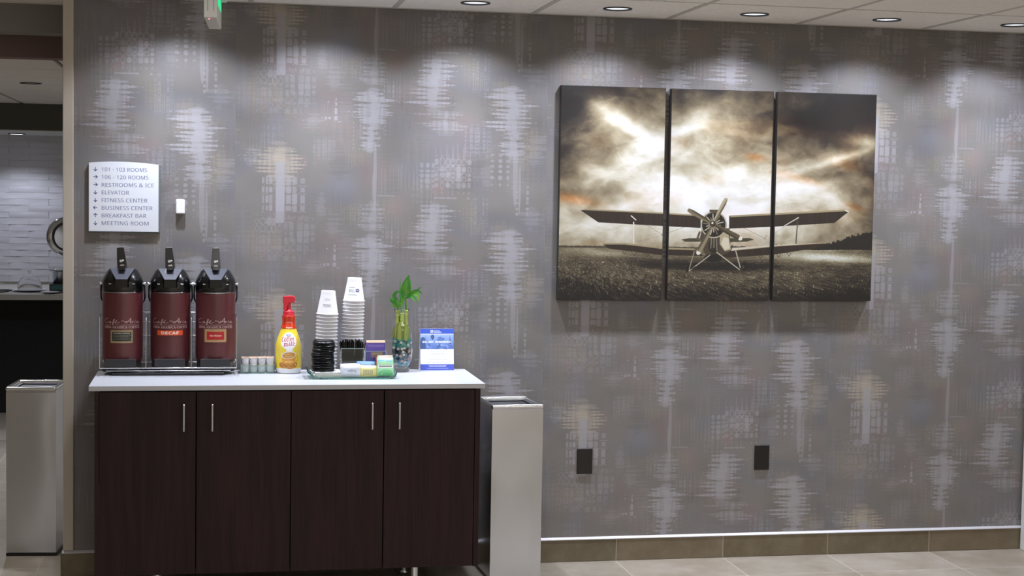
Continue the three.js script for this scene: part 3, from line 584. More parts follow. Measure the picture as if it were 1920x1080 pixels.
// ---------------------------------------------------------------- three-part picture of a biplane in a meadow
function artTexture() {
  const W = 1481, H = 947;
  const c = document.createElement('canvas'); c.width = W; c.height = H; const g = c.getContext('2d');
  // sky and field, computed per pixel (print tones)
  const im = g.createImageData(W, H), d = im.data;
  const ramp = [[0, 26, 20, 16], [0.18, 58, 48, 38], [0.38, 118, 104, 80], [0.58, 172, 160, 132], [0.78, 222, 216, 198], [1, 250, 250, 252]];
  const tone = (t) => { t = clamp(t); for (let i = 1; i < ramp.length; i++) if (t <= ramp[i][0]) { const a = ramp[i - 1], b = ramp[i], k = (t - a[0]) / (b[0] - a[0]); return [a[1] + (b[1] - a[1]) * k, a[2] + (b[2] - a[2]) * k, a[3] + (b[3] - a[3]) * k]; } return [250, 250, 252]; };
  const blob = (x, y, cx, cy, rx, ry, rot = 0) => { const dx = x - cx, dy = y - cy, u = (dx * Math.cos(rot) + dy * Math.sin(rot)) / rx, v = (-dx * Math.sin(rot) + dy * Math.cos(rot)) / ry; return Math.exp(-(u * u + v * v)); };
  for (let y = 0; y < H; y++) for (let x = 0; x < W; x++) {
    const k = (y * W + x) * 4; let R, G, B;
    const hor = 712 - 14 * sst(1150, 1481, x);
    if (y < hor) {
      const wx = (fbm(x / 230, y / 150, 101, 4) - 0.5) * 190, wy = (fbm(x / 210, y / 140, 131, 4) - 0.5) * 150;
      const n = fbm((x + wx) / 210, (y + wy) / 95, 151, 5), m = fbm((x - wx) / 90 + 9, (y + wy * 1.2) / 50, 171, 4), f = fbm(x / 30, y / 24, 191, 3);
      let t = 0.55 + (n - 0.5) * 0.52 + (m - 0.5) * 0.30 + (f - 0.5) * 0.10;
      t += 0.27 * blob(x, y, 690, 500, 560, 150) + 0.16 * blob(x, y, 330, 300, 330, 190) + 0.14 * blob(x, y, 830, 380, 330, 110);
      t += 0.30 * blob(x, y, 265, 140, 210, 38, 0.50) + 0.20 * blob(x, y, 380, 215, 150, 28, 0.4) + 0.28 * blob(x, y, 560, 170, 220, 42, -0.5);
      t += 0.30 * blob(x, y, 1300, 300, 230, 20, -0.28) + 0.22 * blob(x, y, 1400, 205, 150, 30, 0.1) + 0.22 * blob(x, y, 1180, 420, 260, 34, -0.1) + 0.16 * blob(x, y, 640, 610, 700, 90);
      t -= 0.58 * blob(x, y, -40, 60, 250, 360) + 0.50 * blob(x, y, 1500, 60, 420, 190) + 0.40 * blob(x, y, 520, -40, 900, 110) + 0.22 * blob(x, y, 1230, 160, 190, 110) + 0.30 * blob(x, y, 1530, 560, 170, 220);
      t -= 0.20 * blob(x, y, 1150, 330, 190, 60, 0.35) + 0.22 * blob(x, y, 60, 470, 130, 26) + 0.22 * blob(x, y, 1480, 390, 190, 60);
      // creases of the paper
      const cr = Math.abs(vnoise(x / 120 + wx / 90, y / 120 + wy / 90, 211) - 0.5); t += 0.05 * (1 - sst(0, 0.02, cr)) - 0.03 * (1 - sst(0, 0.05, cr));
      t += (hash(x, y, 5) - 0.5) * 0.06;
      [R, G, B] = tone(t);
      const rust = 0.75 * blob(x, y, 64, 500, 105, 22, 0.15) + 0.6 * blob(x, y, 905, 298, 48, 17, 0.1) + 0.45 * blob(x, y, 1383, 512, 50, 15, 0.3) + 0.4 * blob(x, y, 1120, 390, 120, 18, 0.25) + 0.25 * blob(x, y, 1330, 320, 90, 25, 0.2) + 0.10 * sst(0.62, 0.8, vnoise(x / 170, y / 80, 231));
      R += 14 * rust - 0; G -= 42 * rust; B -= 74 * rust;
    } else {
      const dy = (y - hor) / (H - hor), sx = 2.4 + dy * 5, s2 = 5 + dy * 26;
      let t = 0.25 + 0.13 * (1 - dy) - 0.20 * sst(0.55, 1, dy);
      t += (vnoise(x / sx, y / s2, 241) - 0.5) * (0.22 + 0.22 * dy) + (fbm(x / 70, y / 20, 251, 3) - 0.5) * 0.22;
      t += 0.20 * blob(x, y, 200, 735, 150, 20, 0.05) + 0.52 * blob(x, y, 1270, 748, 260, 20, 0.04) + 0.18 * blob(x, y, 1250, 712, 120, 9) - 0.26 * blob(x, y, 760, 790, 330, 24) - 0.10 * blob(x, y, 420, 770, 200, 16);
      t -= 0.20 * blob(x, y, 40, 940, 200, 110) + 0.18 * blob(x, y, 1500, 900, 260, 130);
      t += 0.34 * sst(0.78, 0.95, vnoise(x / 2.6, y / (6 + 10 * dy), 261)) * (0.4 + dy) * (1 - sst(0.8, 1, dy));
      t += 0.4 * (hash(x >> 2, y >> 2, 271) > 0.992 && x < 330 && y > 770 && y < 890 ? 1 : 0);
      t += (hash(x, y, 6) - 0.5) * 0.07;
      [R, G, B] = tone(t * 0.95); R *= 0.98; 
    }
    d[k] = R; d[k + 1] = G; d[k + 2] = B; d[k + 3] = 255;
  }
  g.putImageData(im, 0, 0);
  const poly = (pts, fill) => { g.fillStyle = fill; g.beginPath(); pts.forEach(([x, y], i) => (i ? g.lineTo(x, y) : g.moveTo(x, y))); g.closePath(); g.fill(); };
  const line = (pts, col, w) => { g.strokeStyle = col; g.lineWidth = w; g.lineCap = 'round'; g.beginPath(); pts.forEach(([x, y], i) => (i ? g.lineTo(x, y) : g.moveTo(x, y))); g.stroke(); };
  const dark = '#2b2119', darker = '#1c1610', tan = '#a79674', pale = '#e4dfd0', mid = '#7a6c53';
  // distant trees
  for (let x = 0; x < W; x += 5) { const h = x > 1180 ? 6 + 52 * sst(1180, 1481, x) + hash(x, 1, 8) * 14 : 3 + hash(x, 2, 8) * 5 + (x > 1010 && x < 1060 ? 14 : 0) + (x > 800 && x < 1000 ? hash(x, 4, 8) * 8 : 0); const b = 713 - 12 * sst(1150, 1481, x); g.fillStyle = x > 1180 ? '#262119' : '#4b4335'; g.beginPath(); g.ellipse(x, b - h * 0.45, 8, h * 0.62, 0, 0, 7); g.fill(); }
  // shadow on the grass
  g.fillStyle = 'rgba(24,20,15,0.55)'; g.beginPath(); g.ellipse(700, 792, 340, 17, 0, 0, 7); g.fill();
  // tailplane, bracing wires
  poly([[565, 673], [600, 667], [654, 666], [654, 682], [584, 683]], '#48432f'); poly([[790, 665], [886, 663], [909, 669], [874, 679], [790, 682]], '#48432f');
  line([[336, 571], [480, 655]], '#8d8572', 1.6); line([[480, 655], [344, 690]], '#8d8572', 1.2); line([[654, 590], [480, 652]], '#8d8572', 1.6); line([[820, 600], [968, 668]], '#8d8572', 1.4); line([[1115, 566], [985, 655]], '#8d8572', 1.2);
  line([[472, 655], [486, 640]], '#5c5444', 2); line([[955, 668], [968, 650]], '#5c5444', 2);
  // upper wings
  const wing = (pts, edge, ew) => { poly(pts, dark); g.save(); g.beginPath(); pts.forEach(([x, y], i) => (i ? g.lineTo(x, y) : g.moveTo(x, y))); g.clip(); for (let x = pts[0][0] - 20; x < pts[0][0] + 640; x += 9) { g.fillStyle = `rgba(${100 + 30 * hash(x | 0, 3, 3)},88,66,${0.05 + 0.16 * hash(x | 0, 5, 3)})`; g.fillRect(x, 500, 7, 260); } g.restore(); line(edge, tan, ew); };
  wing([[98, 549], [138, 545], [479, 559], [653, 566], [654, 620], [481, 614], [180, 601]], [[118, 545], [479, 557], [651, 565]], 6);
  wing([[790, 564], [982, 552], [1343, 529], [1359, 537], [1292, 589], [984, 611], [791, 621]], [[792, 566], [982, 554], [1345, 531]], 8);
  line([[1345, 531], [1358, 537]], pale, 6); line([[790, 566], [791, 620]], darker, 5);
  // wing struts
  line([[342, 599], [344, 692]], pale, 6); line([[1115, 566], [1109, 684]], '#4b4335', 5); line([[1118, 567], [1052, 605]], pale, 4); line([[330, 570], [352, 588]], pale, 5);
  // lower wings
  wing([[199, 696], [302, 697], [483, 718], [628, 722], [673, 746], [618, 746], [474, 744], [231, 717]], [[204, 696], [302, 695], [483, 713], [625, 716]], 7);
  poly([[800, 722], [806, 708], [900, 702], [1022, 692], [1253, 680], [1253, 684], [1022, 700], [900, 714]], '#d8d0bb');
  wing([[796, 722], [900, 712], [1022, 698], [1253, 683], [1223, 702], [997, 738], [794, 752], [749, 750]], [[830, 718], [1022, 698], [1250, 682]], 3);
  for (const [x, y] of [[290, 735], [335, 744], [395, 748], [930, 752], [1015, 744], [1065, 738]]) { line([[x, y - 14], [x + 12, y + 6], [x + 22, y - 8]], '#3a3327', 2.2); }
  line([[250, 745], [520, 760]], '#8d8572', 1.4); line([[850, 762], [1070, 748]], '#8d8572', 1.4);
  // fuselage
  poly([[662, 620], [652, 664], [660, 703], [684, 748], [719, 768], [754, 752], [789, 722], [796, 685], [790, 620]], '#4c4231');
  poly([[745, 640], [786, 640], [794, 690], [800, 716], [770, 724], [746, 692]], '#b9ab8b'); poly([[764, 660], [786, 664], [794, 711], [770, 718], [752, 690]], '#ddd3bb');
  g.fillStyle = '#1e1a14'; g.beginPath(); g.ellipse(716, 755, 44, 18, 0, 0, 7); g.fill(); g.fillStyle = '#2a241b'; g.beginPath(); g.ellipse(718, 700, 26, 34, 0, 0, 7); g.fill();
  for (let i = 0; i < 9; i++) line([[706 + i * 4, 668], [704 + i * 5, 706 + hash(i, 1, 4) * 20]], i % 3 ? '#4c4231' : '#d2c8b0', 2.2);
  line([[650, 640], [640, 668], [650, 672]], '#5d5442', 10);
  // engine cowl and cylinders
  g.fillStyle = '#6b5f49'; g.beginPath(); g.arc(716, 605, 61, 0, 7); g.fill(); g.fillStyle = '#221d17'; g.beginPath(); g.arc(715, 605, 54, 0, 7); g.fill();
  g.strokeStyle = '#cfc5ad'; g.lineWidth = 4; g.beginPath(); g.arc(716, 605, 58, 0, 7); g.stroke(); g.fillStyle = '#564b39'; g.fillRect(694, 537, 40, 13);
  for (let i = 0; i < 18; i++) { const a = i / 18 * Math.PI * 2 + 0.1, r0 = 20, r1 = 34 + (i % 2) * 14; line([[714 + r0 * Math.cos(a), 604 + r0 * Math.sin(a)], [714 + r1 * Math.cos(a), 604 + r1 * Math.sin(a)]], i % 3 ? '#d9cfba' : '#8d8068', 4); }
  g.fillStyle = '#8d8068'; g.beginPath(); g.arc(713, 603, 22, 0, 7); g.fill();
  // landing gear
  line([[627, 726], [604, 811]], '#9a8f76', 5); line([[701, 742], [606, 813]], '#c9c0aa', 4.6); line([[640, 792], [612, 806]], darker, 3); line([[733, 729], [842, 806]], '#c9c0aa', 4.6); line([[822, 720], [846, 797]], '#c0b59b', 5.5); line([[730, 736], [836, 810]], darker, 3);
  g.fillStyle = '#1c1813'; g.beginPath(); g.ellipse(864, 793, 13, 20, 0, 0, 7); g.fill(); g.fillStyle = '#4c4231'; g.beginPath(); g.ellipse(860, 794, 5, 9, 0, 0, 7); g.fill(); g.fillStyle = '#1c1813'; g.beginPath(); g.ellipse(596, 806, 8, 14, 0, 0, 7); g.fill();
  // propeller: four blades
  const blade = (tx, ty, w, light, tip) => { const hx = 712, hy = 602, dx = tx - hx, dy = ty - hy, l = Math.hypot(dx, dy), nx = -dy / l, ny = dx / l, P = (k, s) => [hx + dx * k + nx * s, hy + dy * k + ny * s];
    poly([P(0.08, -6), P(0.45, -w * 0.5), P(0.80, -w * 0.55), P(0.97, -w * 0.42), P(1, 0), P(0.97, w * 0.42), P(0.80, w * 0.55), P(0.45, w * 0.5), P(0.08, 6)], light);
    poly([P(0.10, 0), P(0.5, 1), P(0.96, w * 0.25), P(0.80, w * 0.55), P(0.45, w * 0.5), P(0.10, 6)], 'rgba(40,33,24,0.55)'); if (tip) poly([P(0.90, -w * 0.5), P(0.98, -w * 0.4), P(1.01, 0), P(0.98, w * 0.4), P(0.90, w * 0.5)], '#efe9dc'); };
  blade(591, 538, 19, '#7d7054', 0); blade(774, 483, 19, '#b3a788', 0); blade(851, 669, 21, '#5f543d', 1); blade(642, 740, 22, '#94876a', 1);
  g.fillStyle = '#3d3528'; g.beginPath(); g.arc(711, 601, 14, 0, 7); g.fill(); g.fillStyle = '#efe9dc'; g.beginPath(); g.arc(709, 597, 5, 0, 7); g.fill();
  const t = new THREE.CanvasTexture(c); t.colorSpace = THREE.SRGBColorSpace; return t;
}
{
  const art = new THREE.MeshStandardMaterial({ color: 0xdedede, map: artTexture(), roughness: 0.55 });
  const xs = [[1.508, 1.987, 'left canvas of a three-part sepia biplane picture, with the left wing tips'], [2.0125, 2.493, 'middle canvas of a three-part sepia biplane picture, with propeller and undercarriage'], [2.5115, 2.989, 'right canvas of a three-part sepia biplane picture, with dark trees at the horizon']];
  for (const [a, b, label] of xs) {
    const w = b - a, h = 0.947, t = thing('canvas_print', label, 'picture', [(a + b) / 2, 1.184 + h / 2, 0], 0, 'three-part biplane picture');
    part('stretched_edge', rbox(w, h, 0.0325, 0, 0, 0.0175, 0.0025, 2), M.canvasEdge, t, 'dark wrapped canvas edge');
    const g = new THREE.PlaneGeometry(w - 0.004, h - 0.004).translate(0, 0, 0.0342), p = g.attributes.position;
    for (let i = 0; i < p.count; i++) g.attributes.uv.setXY(i, ((a + b) / 2 + p.getX(i) - 1.508) / 1.481, (p.getY(i) + h / 2) / h);
    part('printed_front', g, art, t, 'sepia photograph print');
  }
}

// ---------------------------------------------------------------- airpots in their rack
const cream = '#d9c6c0';
function scriptText(c) {                    // handwritten two-word name, drawn as pen strokes on a 430 x 110 field
  c.strokeStyle = cream; c.lineWidth = 4.2; c.lineCap = 'round'; c.lineJoin = 'round';
  const st = (f) => { c.beginPath(); f(); c.stroke(); };
  st(() => { c.moveTo(58, 14); c.bezierCurveTo(40, 8, 8, 40, 10, 64); c.bezierCurveTo(12, 86, 40, 82, 66, 66); });                                        // C
  st(() => { c.moveTo(96, 58); c.bezierCurveTo(80, 54, 68, 82, 82, 82); c.bezierCurveTo(96, 82, 100, 56, 97, 60); c.bezierCurveTo(94, 82, 104, 84, 116, 74); });   // a
  st(() => { c.moveTo(116, 74); c.bezierCurveTo(150, 40, 146, 18, 134, 26); c.bezierCurveTo(124, 40, 128, 84, 122, 108); c.bezierCurveTo(116, 112, 118, 84, 146, 66); });   // f
  st(() => { c.moveTo(146, 68); c.bezierCurveTo(168, 66, 166, 50, 156, 54); c.bezierCurveTo(146, 62, 148, 84, 164, 82); c.bezierCurveTo(180, 80, 186, 72, 196, 64); });   // e
  st(() => { c.moveTo(160, 44); c.lineTo(172, 34); });
  st(() => { c.moveTo(214, 54); c.bezierCurveTo(206, 44, 226, 40, 240, 54); c.bezierCurveTo(258, 70, 250, 84, 262, 76); c.bezierCurveTo(286, 56, 302, 24, 312, 8); c.bezierCurveTo(308, 40, 308, 62, 306, 84); });   // A
  st(() => { c.moveTo(258, 62); c.bezierCurveTo(280, 52, 310, 52, 326, 56); });
  st(() => { c.moveTo(324, 58); c.bezierCurveTo(327, 66, 323, 76, 322, 83); c.bezierCurveTo(324, 68, 332, 58, 342, 61); });       // r i
  st(() => { c.moveTo(358, 60); c.bezierCurveTo(356, 72, 354, 83, 364, 80); c.moveTo(361, 44); c.lineTo(366, 41); });
  st(() => { c.moveTo(398, 58); c.bezierCurveTo(380, 54, 372, 82, 386, 82); c.bezierCurveTo(400, 80, 402, 58, 400, 60); c.bezierCurveTo(396, 82, 406, 84, 420, 76); });   // a
}
const potMap = painted(2048, 1024, (c, w, h) => {
  c.fillStyle = '#5d2a2d'; c.fillRect(0, 0, w, h);
  for (let i = 0; i < 260; i++) { c.fillStyle = `rgba(${40 + 60 * hash(i, 1, 3)},20,22,0.05)`; c.fillRect(hash(i, 2, 3) * w, 0, 3 + 20 * hash(i, 4, 3), h); }
  c.save(); c.translate(1024 - 340, 366); c.scale(1.58, 1.02); scriptText(c); c.restore();
  c.fillStyle = cream; c.fillRect(1024 - 312, 476, 624, 3); c.font = '46px serif'; c.textBaseline = 'top'; c.save(); c.translate(1024 - 322, 482); const t = '100% ARABICA COFFEE'; c.scale(650 / c.measureText(t).width, 1); c.fillText(t, 0, 0); c.restore();
});
M.pot = phy({ color: 0xffffff, map: potMap, roughness: 0.38, metalness: 0.15, clearcoat: 0.25, clearcoatRoughness: 0.3 });
const arcPlate = (r, w, h, y, t = 0.0012) => { const a = w / r, g = new THREE.CylinderGeometry(r + t, r + t, h, 16, 1, true, -a / 2, a).translate(0, y, 0); const i = new THREE.CylinderGeometry(r - 0.0005, r - 0.0005, h, 16, 1, true, -a / 2, a).translate(0, y, 0); return merge([g, i]); };
const BR = 0.0815;
function airpot(x, label, lean, extra) {
  const t = thing('airpot', label, 'airpot', [x, TOP + 0.022, 0.155], 0, 'maroon pump coffee airpots in the wire rack');
  part('base_ring', lathe([[0.0001, 0], [0.074, 0], [0.076, 0.004], [0.076, 0.036], [0.0001, 0.038]], 48), std(0x5f5a56, 0.4, 0.6), t);
  part('body', lathe([[0.0765, 0.034], [0.0795, 0.040], [BR, 0.060], [BR, 0.300], [0.0805, 0.3165], [0.079, 0.318]], 64), M.pot, t);
  for (const [a, b] of [[0.0805, 0.3165]]) part('neck_band', new THREE.TorusGeometry(a, 0.0016, 8, 56).rotateX(Math.PI / 2).translate(0, b + 0.0018, 0), M.chrome, t, 'thin bright metal band');
  const lidGeo = lathe([[0.079, 0.318], [0.0825, 0.321], [0.083, 0.340], [0.083, 0.356], [0.0815, 0.364], [0.0788, 0.371], [0.0760, 0.378], [0.0722, 0.3845], [0.0685, 0.391], [0.0648, 0.3975], [0.0610, 0.404], [0.0570, 0.409], [0.048, 0.412], [0.040, 0.4122], [0.032, 0.4124], [0.0001, 0.4125]], 72), lp = lidGeo.attributes.position;
  for (let i = 0; i < lp.count; i++) { const zp = 0.0335 + (0.4146 - lp.getY(i)) / 0.042 * 0.059; if (lp.getZ(i) > zp - 0.002) lp.setZ(i, Math.min(lp.getZ(i), Math.max(0.02, zp - 0.002))); }
  lidGeo.computeVertexNormals();
  const lid = part('lid', lidGeo, M.blackPlastic, t);
  const cp = []; for (const s of [-1, 1]) cp.push(V(s * 0.050, 0.4150, 0.034), V(s * 0.0225, 0.372, 0.094), V(s * 0.024, 0.340, 0.089), V(s * 0.052, 0.404, 0.020), V(s * 0.05, 0.345, 0.03), V(s * 0.036, 0.4145, 0.0));
  part('spout_cover', toCreasedNormals(new ConvexGeometry(cp), 0.3), M.blackPlastic, lid);
  part('top_facet', toCreasedNormals(new ConvexGeometry([V(-0.049, 0.4146, 0.0345), V(0.049, 0.4146, 0.0345), V(-0.022, 0.3728, 0.0936), V(0.022, 0.3728, 0.0936), V(-0.049, 0.4159, 0.0352), V(0.049, 0.4159, 0.0352), V(-0.022, 0.3740, 0.0946), V(0.022, 0.3740, 0.0946)]), 0.3), M.greyPlastic, lid, 'sloping grey front facet');
  for (const s of [-1, 1]) part('clip', rbox(0.011, 0.0035, 0.004, s * 0.047, 0.354, 0.0705, 0.001), M.chrome, lid, 'small bright clip');
  const lv = part('pump_lever', extrude([[-0.0185, 0], [0.0185, 0], [0.0165, 0.04], [0.0125, 0.090], [-0.0125, 0.090], [-0.0165, 0.04]], 0.014, 0.0015).translate(0, 0, -0.007), M.blackPlastic, t);
  lv.position.set(0, 0.408, 0.024); lv.rotation.set(-0.12, 0, lean);
  part('lever_base', merge([rbox(0.030, 0.016, 0.030, 0, 0.008, 0.016, 0.003), rbox(0.026, 0.006, 0.020, 0, 0.000, 0.034, 0.002)]), M.blackPlastic, lv);
  part('lever_tip', rbox(0.024, 0.0045, 0.016, 0, 0.0935, 0, 0.002), M.chrome, lv, 'bright lever tip');
  part('lever_pin', merge([new THREE.CylinderGeometry(0.0055, 0.0055, 0.018, 16).rotateX(Math.PI / 2).translate(-0.002, 0.036, 0.012), rbox(0.016, 0.022, 0.012, 0, 0.012, 0.010, 0.003), new THREE.SphereGeometry(0.005, 12, 8).translate(0.006, 0.036, 0.016)]), M.nickel, lv);
  for (const s of [-1, 1]) part('pivot', merge([new THREE.CylinderGeometry(0.0045, 0.0045, 0.016, 14).rotateZ(Math.PI / 2).translate(s * 0.0835, 0.350, 0), new THREE.CylinderGeometry(0.0075, 0.0075, 0.003, 16).rotateZ(Math.PI / 2).translate(s * 0.0898, 0.350, 0)]), M.nickel, t);
  part('carry_handle', merge([tube([[-0.0865, 0.348, 0], [-0.0875, 0.32, -0.006], [-0.0865, 0.285, -0.03], [-0.070, 0.262, -0.072], [-0.03, 0.252, -0.0935], [0.03, 0.252, -0.0935], [0.070, 0.262, -0.072], [0.0865, 0.285, -0.03], [0.0875, 0.32, -0.006], [0.0865, 0.348, 0]], 0.0036, 60, 8)]), M.blackPlastic, t);
  extra(t);
  return t;
}
airpot(-0.3555, 'left maroon coffee airpot with a black text label in a gold frame', 0.10, (t) => {
  const m = painted(512, 300, (c, w, h) => { c.fillStyle = '#93815f'; c.fillRect(0, 0, w, h); c.fillStyle = '#14140f'; c.fillRect(42, 50, w - 84, h - 100); c.fillStyle = '#c9c6b6'; c.font = 'bold 34px sans-serif'; c.textAlign = 'center'; c.fillText('COLOMBIAN SUPREMO', w / 2, 92, 390); c.fillStyle = '#8b897c'; for (let r = 0; r < 4; r++) for (let x = 70; x < 440;) { const l = 14 + hash(x, r, 2) * 34; c.fillRect(x, 116 + r * 30, l, 11); x += l + 10; } });
  part('label_plate', arcPlate(BR, 0.092, 0.054, 0.139), std(0xffffff, 0.45, 0, { map: m }), t, 'gold framed black label');
});
airpot(-0.163, 'middle maroon coffee airpot with an orange DECAF label', 0.08, (t) => {
  const m = painted(512, 100, (c, w, h) => { c.fillStyle = '#e0521f'; c.fillRect(0, 0, w, h); c.fillStyle = '#f7efe6'; c.font = 'bold 84px sans-serif'; c.textAlign = 'center'; c.textBaseline = 'middle'; c.save(); c.translate(w / 2, h / 2 + 4); c.scale(1.35, 0.98); c.fillText('DECAF', 0, 0); c.restore(); });
  part('label_plate', arcPlate(BR, 0.108, 0.0205, 0.154), std(0xffffff, 0.45, 0, { map: m }), t, 'orange label');
});
airpot(0.0205, 'right maroon airpot with a red hot-water label in a gold frame', 0.0, (t) => {
  const m = painted(512, 300, (c, w, h) => { c.fillStyle = '#b08f63'; c.fillRect(0, 0, w, h); c.fillStyle = '#b3211c'; c.fillRect(56, 54, w - 112, h - 108); c.fillStyle = '#f3e6dc'; c.font = 'italic bold 52px serif'; c.textAlign = 'center'; c.textBaseline = 'middle'; c.fillText('Hot Water', w / 2, h / 2); });
  part('label_plate', arcPlate(BR, 0.092, 0.054, 0.142), std(0xffffff, 0.45, 0, { map: m }), t, 'gold framed red label');
});
{
  const t = thing('airpot_rack', 'chrome wire rack holding three maroon airpots on the white worktop', 'rack', [-0.1675, TOP, 0]);
  const yb = 0.0345, zF = 0.262, zB = 0.045, r = 0.0022;
  const posts = [-0.2735, -0.0905, 0.0905, 0.2735];
  for (const x of [-0.2735, 0.2735]) part('side_hoop', wire([[x, yb, zF], [x, 0.246, zF], [x, 0.246, zB], [x, yb, zB], [x, yb, zF]], r), M.chrome, t);
  for (const x of [-0.0905, 0.0905]) part('divider_hoop', wire([[x, yb, zF], [x, 0.246, zF - 0.02], [x, 0.246, zB], [x, yb, zB], [x, yb, zF]], r), M.chrome, t);
  part('front_rail', wire([[-0.2735, yb, zF + 0.002], [0.2735, yb, zF + 0.002]], 0.0026), M.chrome, t);
  for (const y of [0.246, 0.205, 0.148, yb]) part('back_rail', wire([[-0.2735, y, zB - 0.002], [0.2735, y, zB - 0.002]], r), M.chrome, t);
  part('lower_rail', wire([[-0.25, 0.020, 0.235], [0.25, 0.020, 0.235]], 0.0022), M.chrome, t);
  for (const x of [-0.19, 0.0045, 0.188]) {
    part('pot_tray', lathe([[0.0001, 0.012], [0.078, 0.012], [0.080, 0.016], [0.080, 0.0215], [0.076, 0.0215], [0.0001, 0.0212]], 40).translate(x, 0, 0.155), M.blackMatte, t);
    part('front_plate', rbox(0.122, 0.030, 0.003, x, 0.055, zF - 0.004, 0.001), M.darkPlate, t);
  }
  part('foot_bar', rbox(0.452, 0.012, 0.012, -0.002, 0.0062, 0.232, 0.003), M.black, t);
  part('foot_bar', rbox(0.452, 0.012, 0.012, -0.002, 0.0062, 0.075, 0.003), M.black, t);
  part('cross_bar', merge([-0.19, 0.0045, 0.188].map((x) => rbox(0.012, 0.008, 0.16, x, 0.0062, 0.155, 0.002))), M.black, t);
}

// ---------------------------------------------------------------- creamer tubs in a glass dish
{
  const x0 = 0.122, x1 = 0.267, z0 = 0.072, z1 = 0.185, y = TOP;
  const t = thing('glass_dish', 'square clear glass dish holding small creamer tubs', 'dish', [(x0 + x1) / 2, y, (z0 + z1) / 2]);
  const w = x1 - x0, d = z1 - z0;
  part('tray', merge([rbox(w, 0.004, d, 0, 0.0022, 0, 0.001), rbox(w, 0.036, 0.0028, 0, 0.021, d / 2 - 0.0014, 0.001), rbox(w, 0.036, 0.0028, 0, 0.021, -d / 2 + 0.0014, 0.001), rbox(0.0028, 0.036, d - 0.006, w / 2 - 0.0014, 0.021, 0, 0.001), rbox(0.0028, 0.036, d - 0.006, -w / 2 + 0.0014, 0.021, 0, 0.001)]), M.paleGlass, t);
  const lidMap = painted(128, 128, (c) => { c.fillStyle = '#efe3cf'; c.fillRect(0, 0, 128, 128); c.fillStyle = '#d98a5a'; c.beginPath(); c.arc(64, 64, 36, 0, 7); c.fill(); c.fillStyle = '#c0392b'; c.fillRect(34, 56, 60, 14); });
  const lidM = std(0xffffff, 0.35, 0.1, { map: lidMap }), tubM = phy({ color: 0xf1f2f6, roughness: 0.4, transmission: 0.15, thickness: 0 });
  const proto = new THREE.Group(); proto.name = 'creamer_tub';
  part('cup', lathe([[0.0001, 0], [0.0118, 0], [0.0138, 0.0015], [0.0158, 0.026], [0.0168, 0.0265], [0.0168, 0.0285], [0.0001, 0.0286]], 28), tubM, proto);
  part('foil_lid', merge([new THREE.CylinderGeometry(0.0172, 0.0172, 0.0008, 28).translate(0, 0.0292, 0), box(0.010, 0.0007, 0.010, 0.0165, 0.0298, 0.006).rotateZ(0.12)]), lidM, proto);
  const rows = [['front lower row', 0, 0], ['front upper row', 1, 0], ['back upper row', 1, 1]];
  for (const [nm, up, back] of rows) for (let i = 0; i < 4; i++) {
    const place = ['left end', 'second from left', 'third from left', 'right end'][i];
    const o = copyOf(proto, [0.1445 + i * 0.0342 + (up ? rr(-0.0006, 0.0006) : 0), y + 0.0046 + up * 0.0304, 0.1615 - back * 0.037], null, rr(-0.6, 0.6));
    tag(o, back ? `white creamer tub, ${place} of the row behind the front upper row` : `white creamer tub, ${place} of the ${nm} in the glass dish`, 'creamer tub', 'creamer tubs in the glass dish');
  }
}

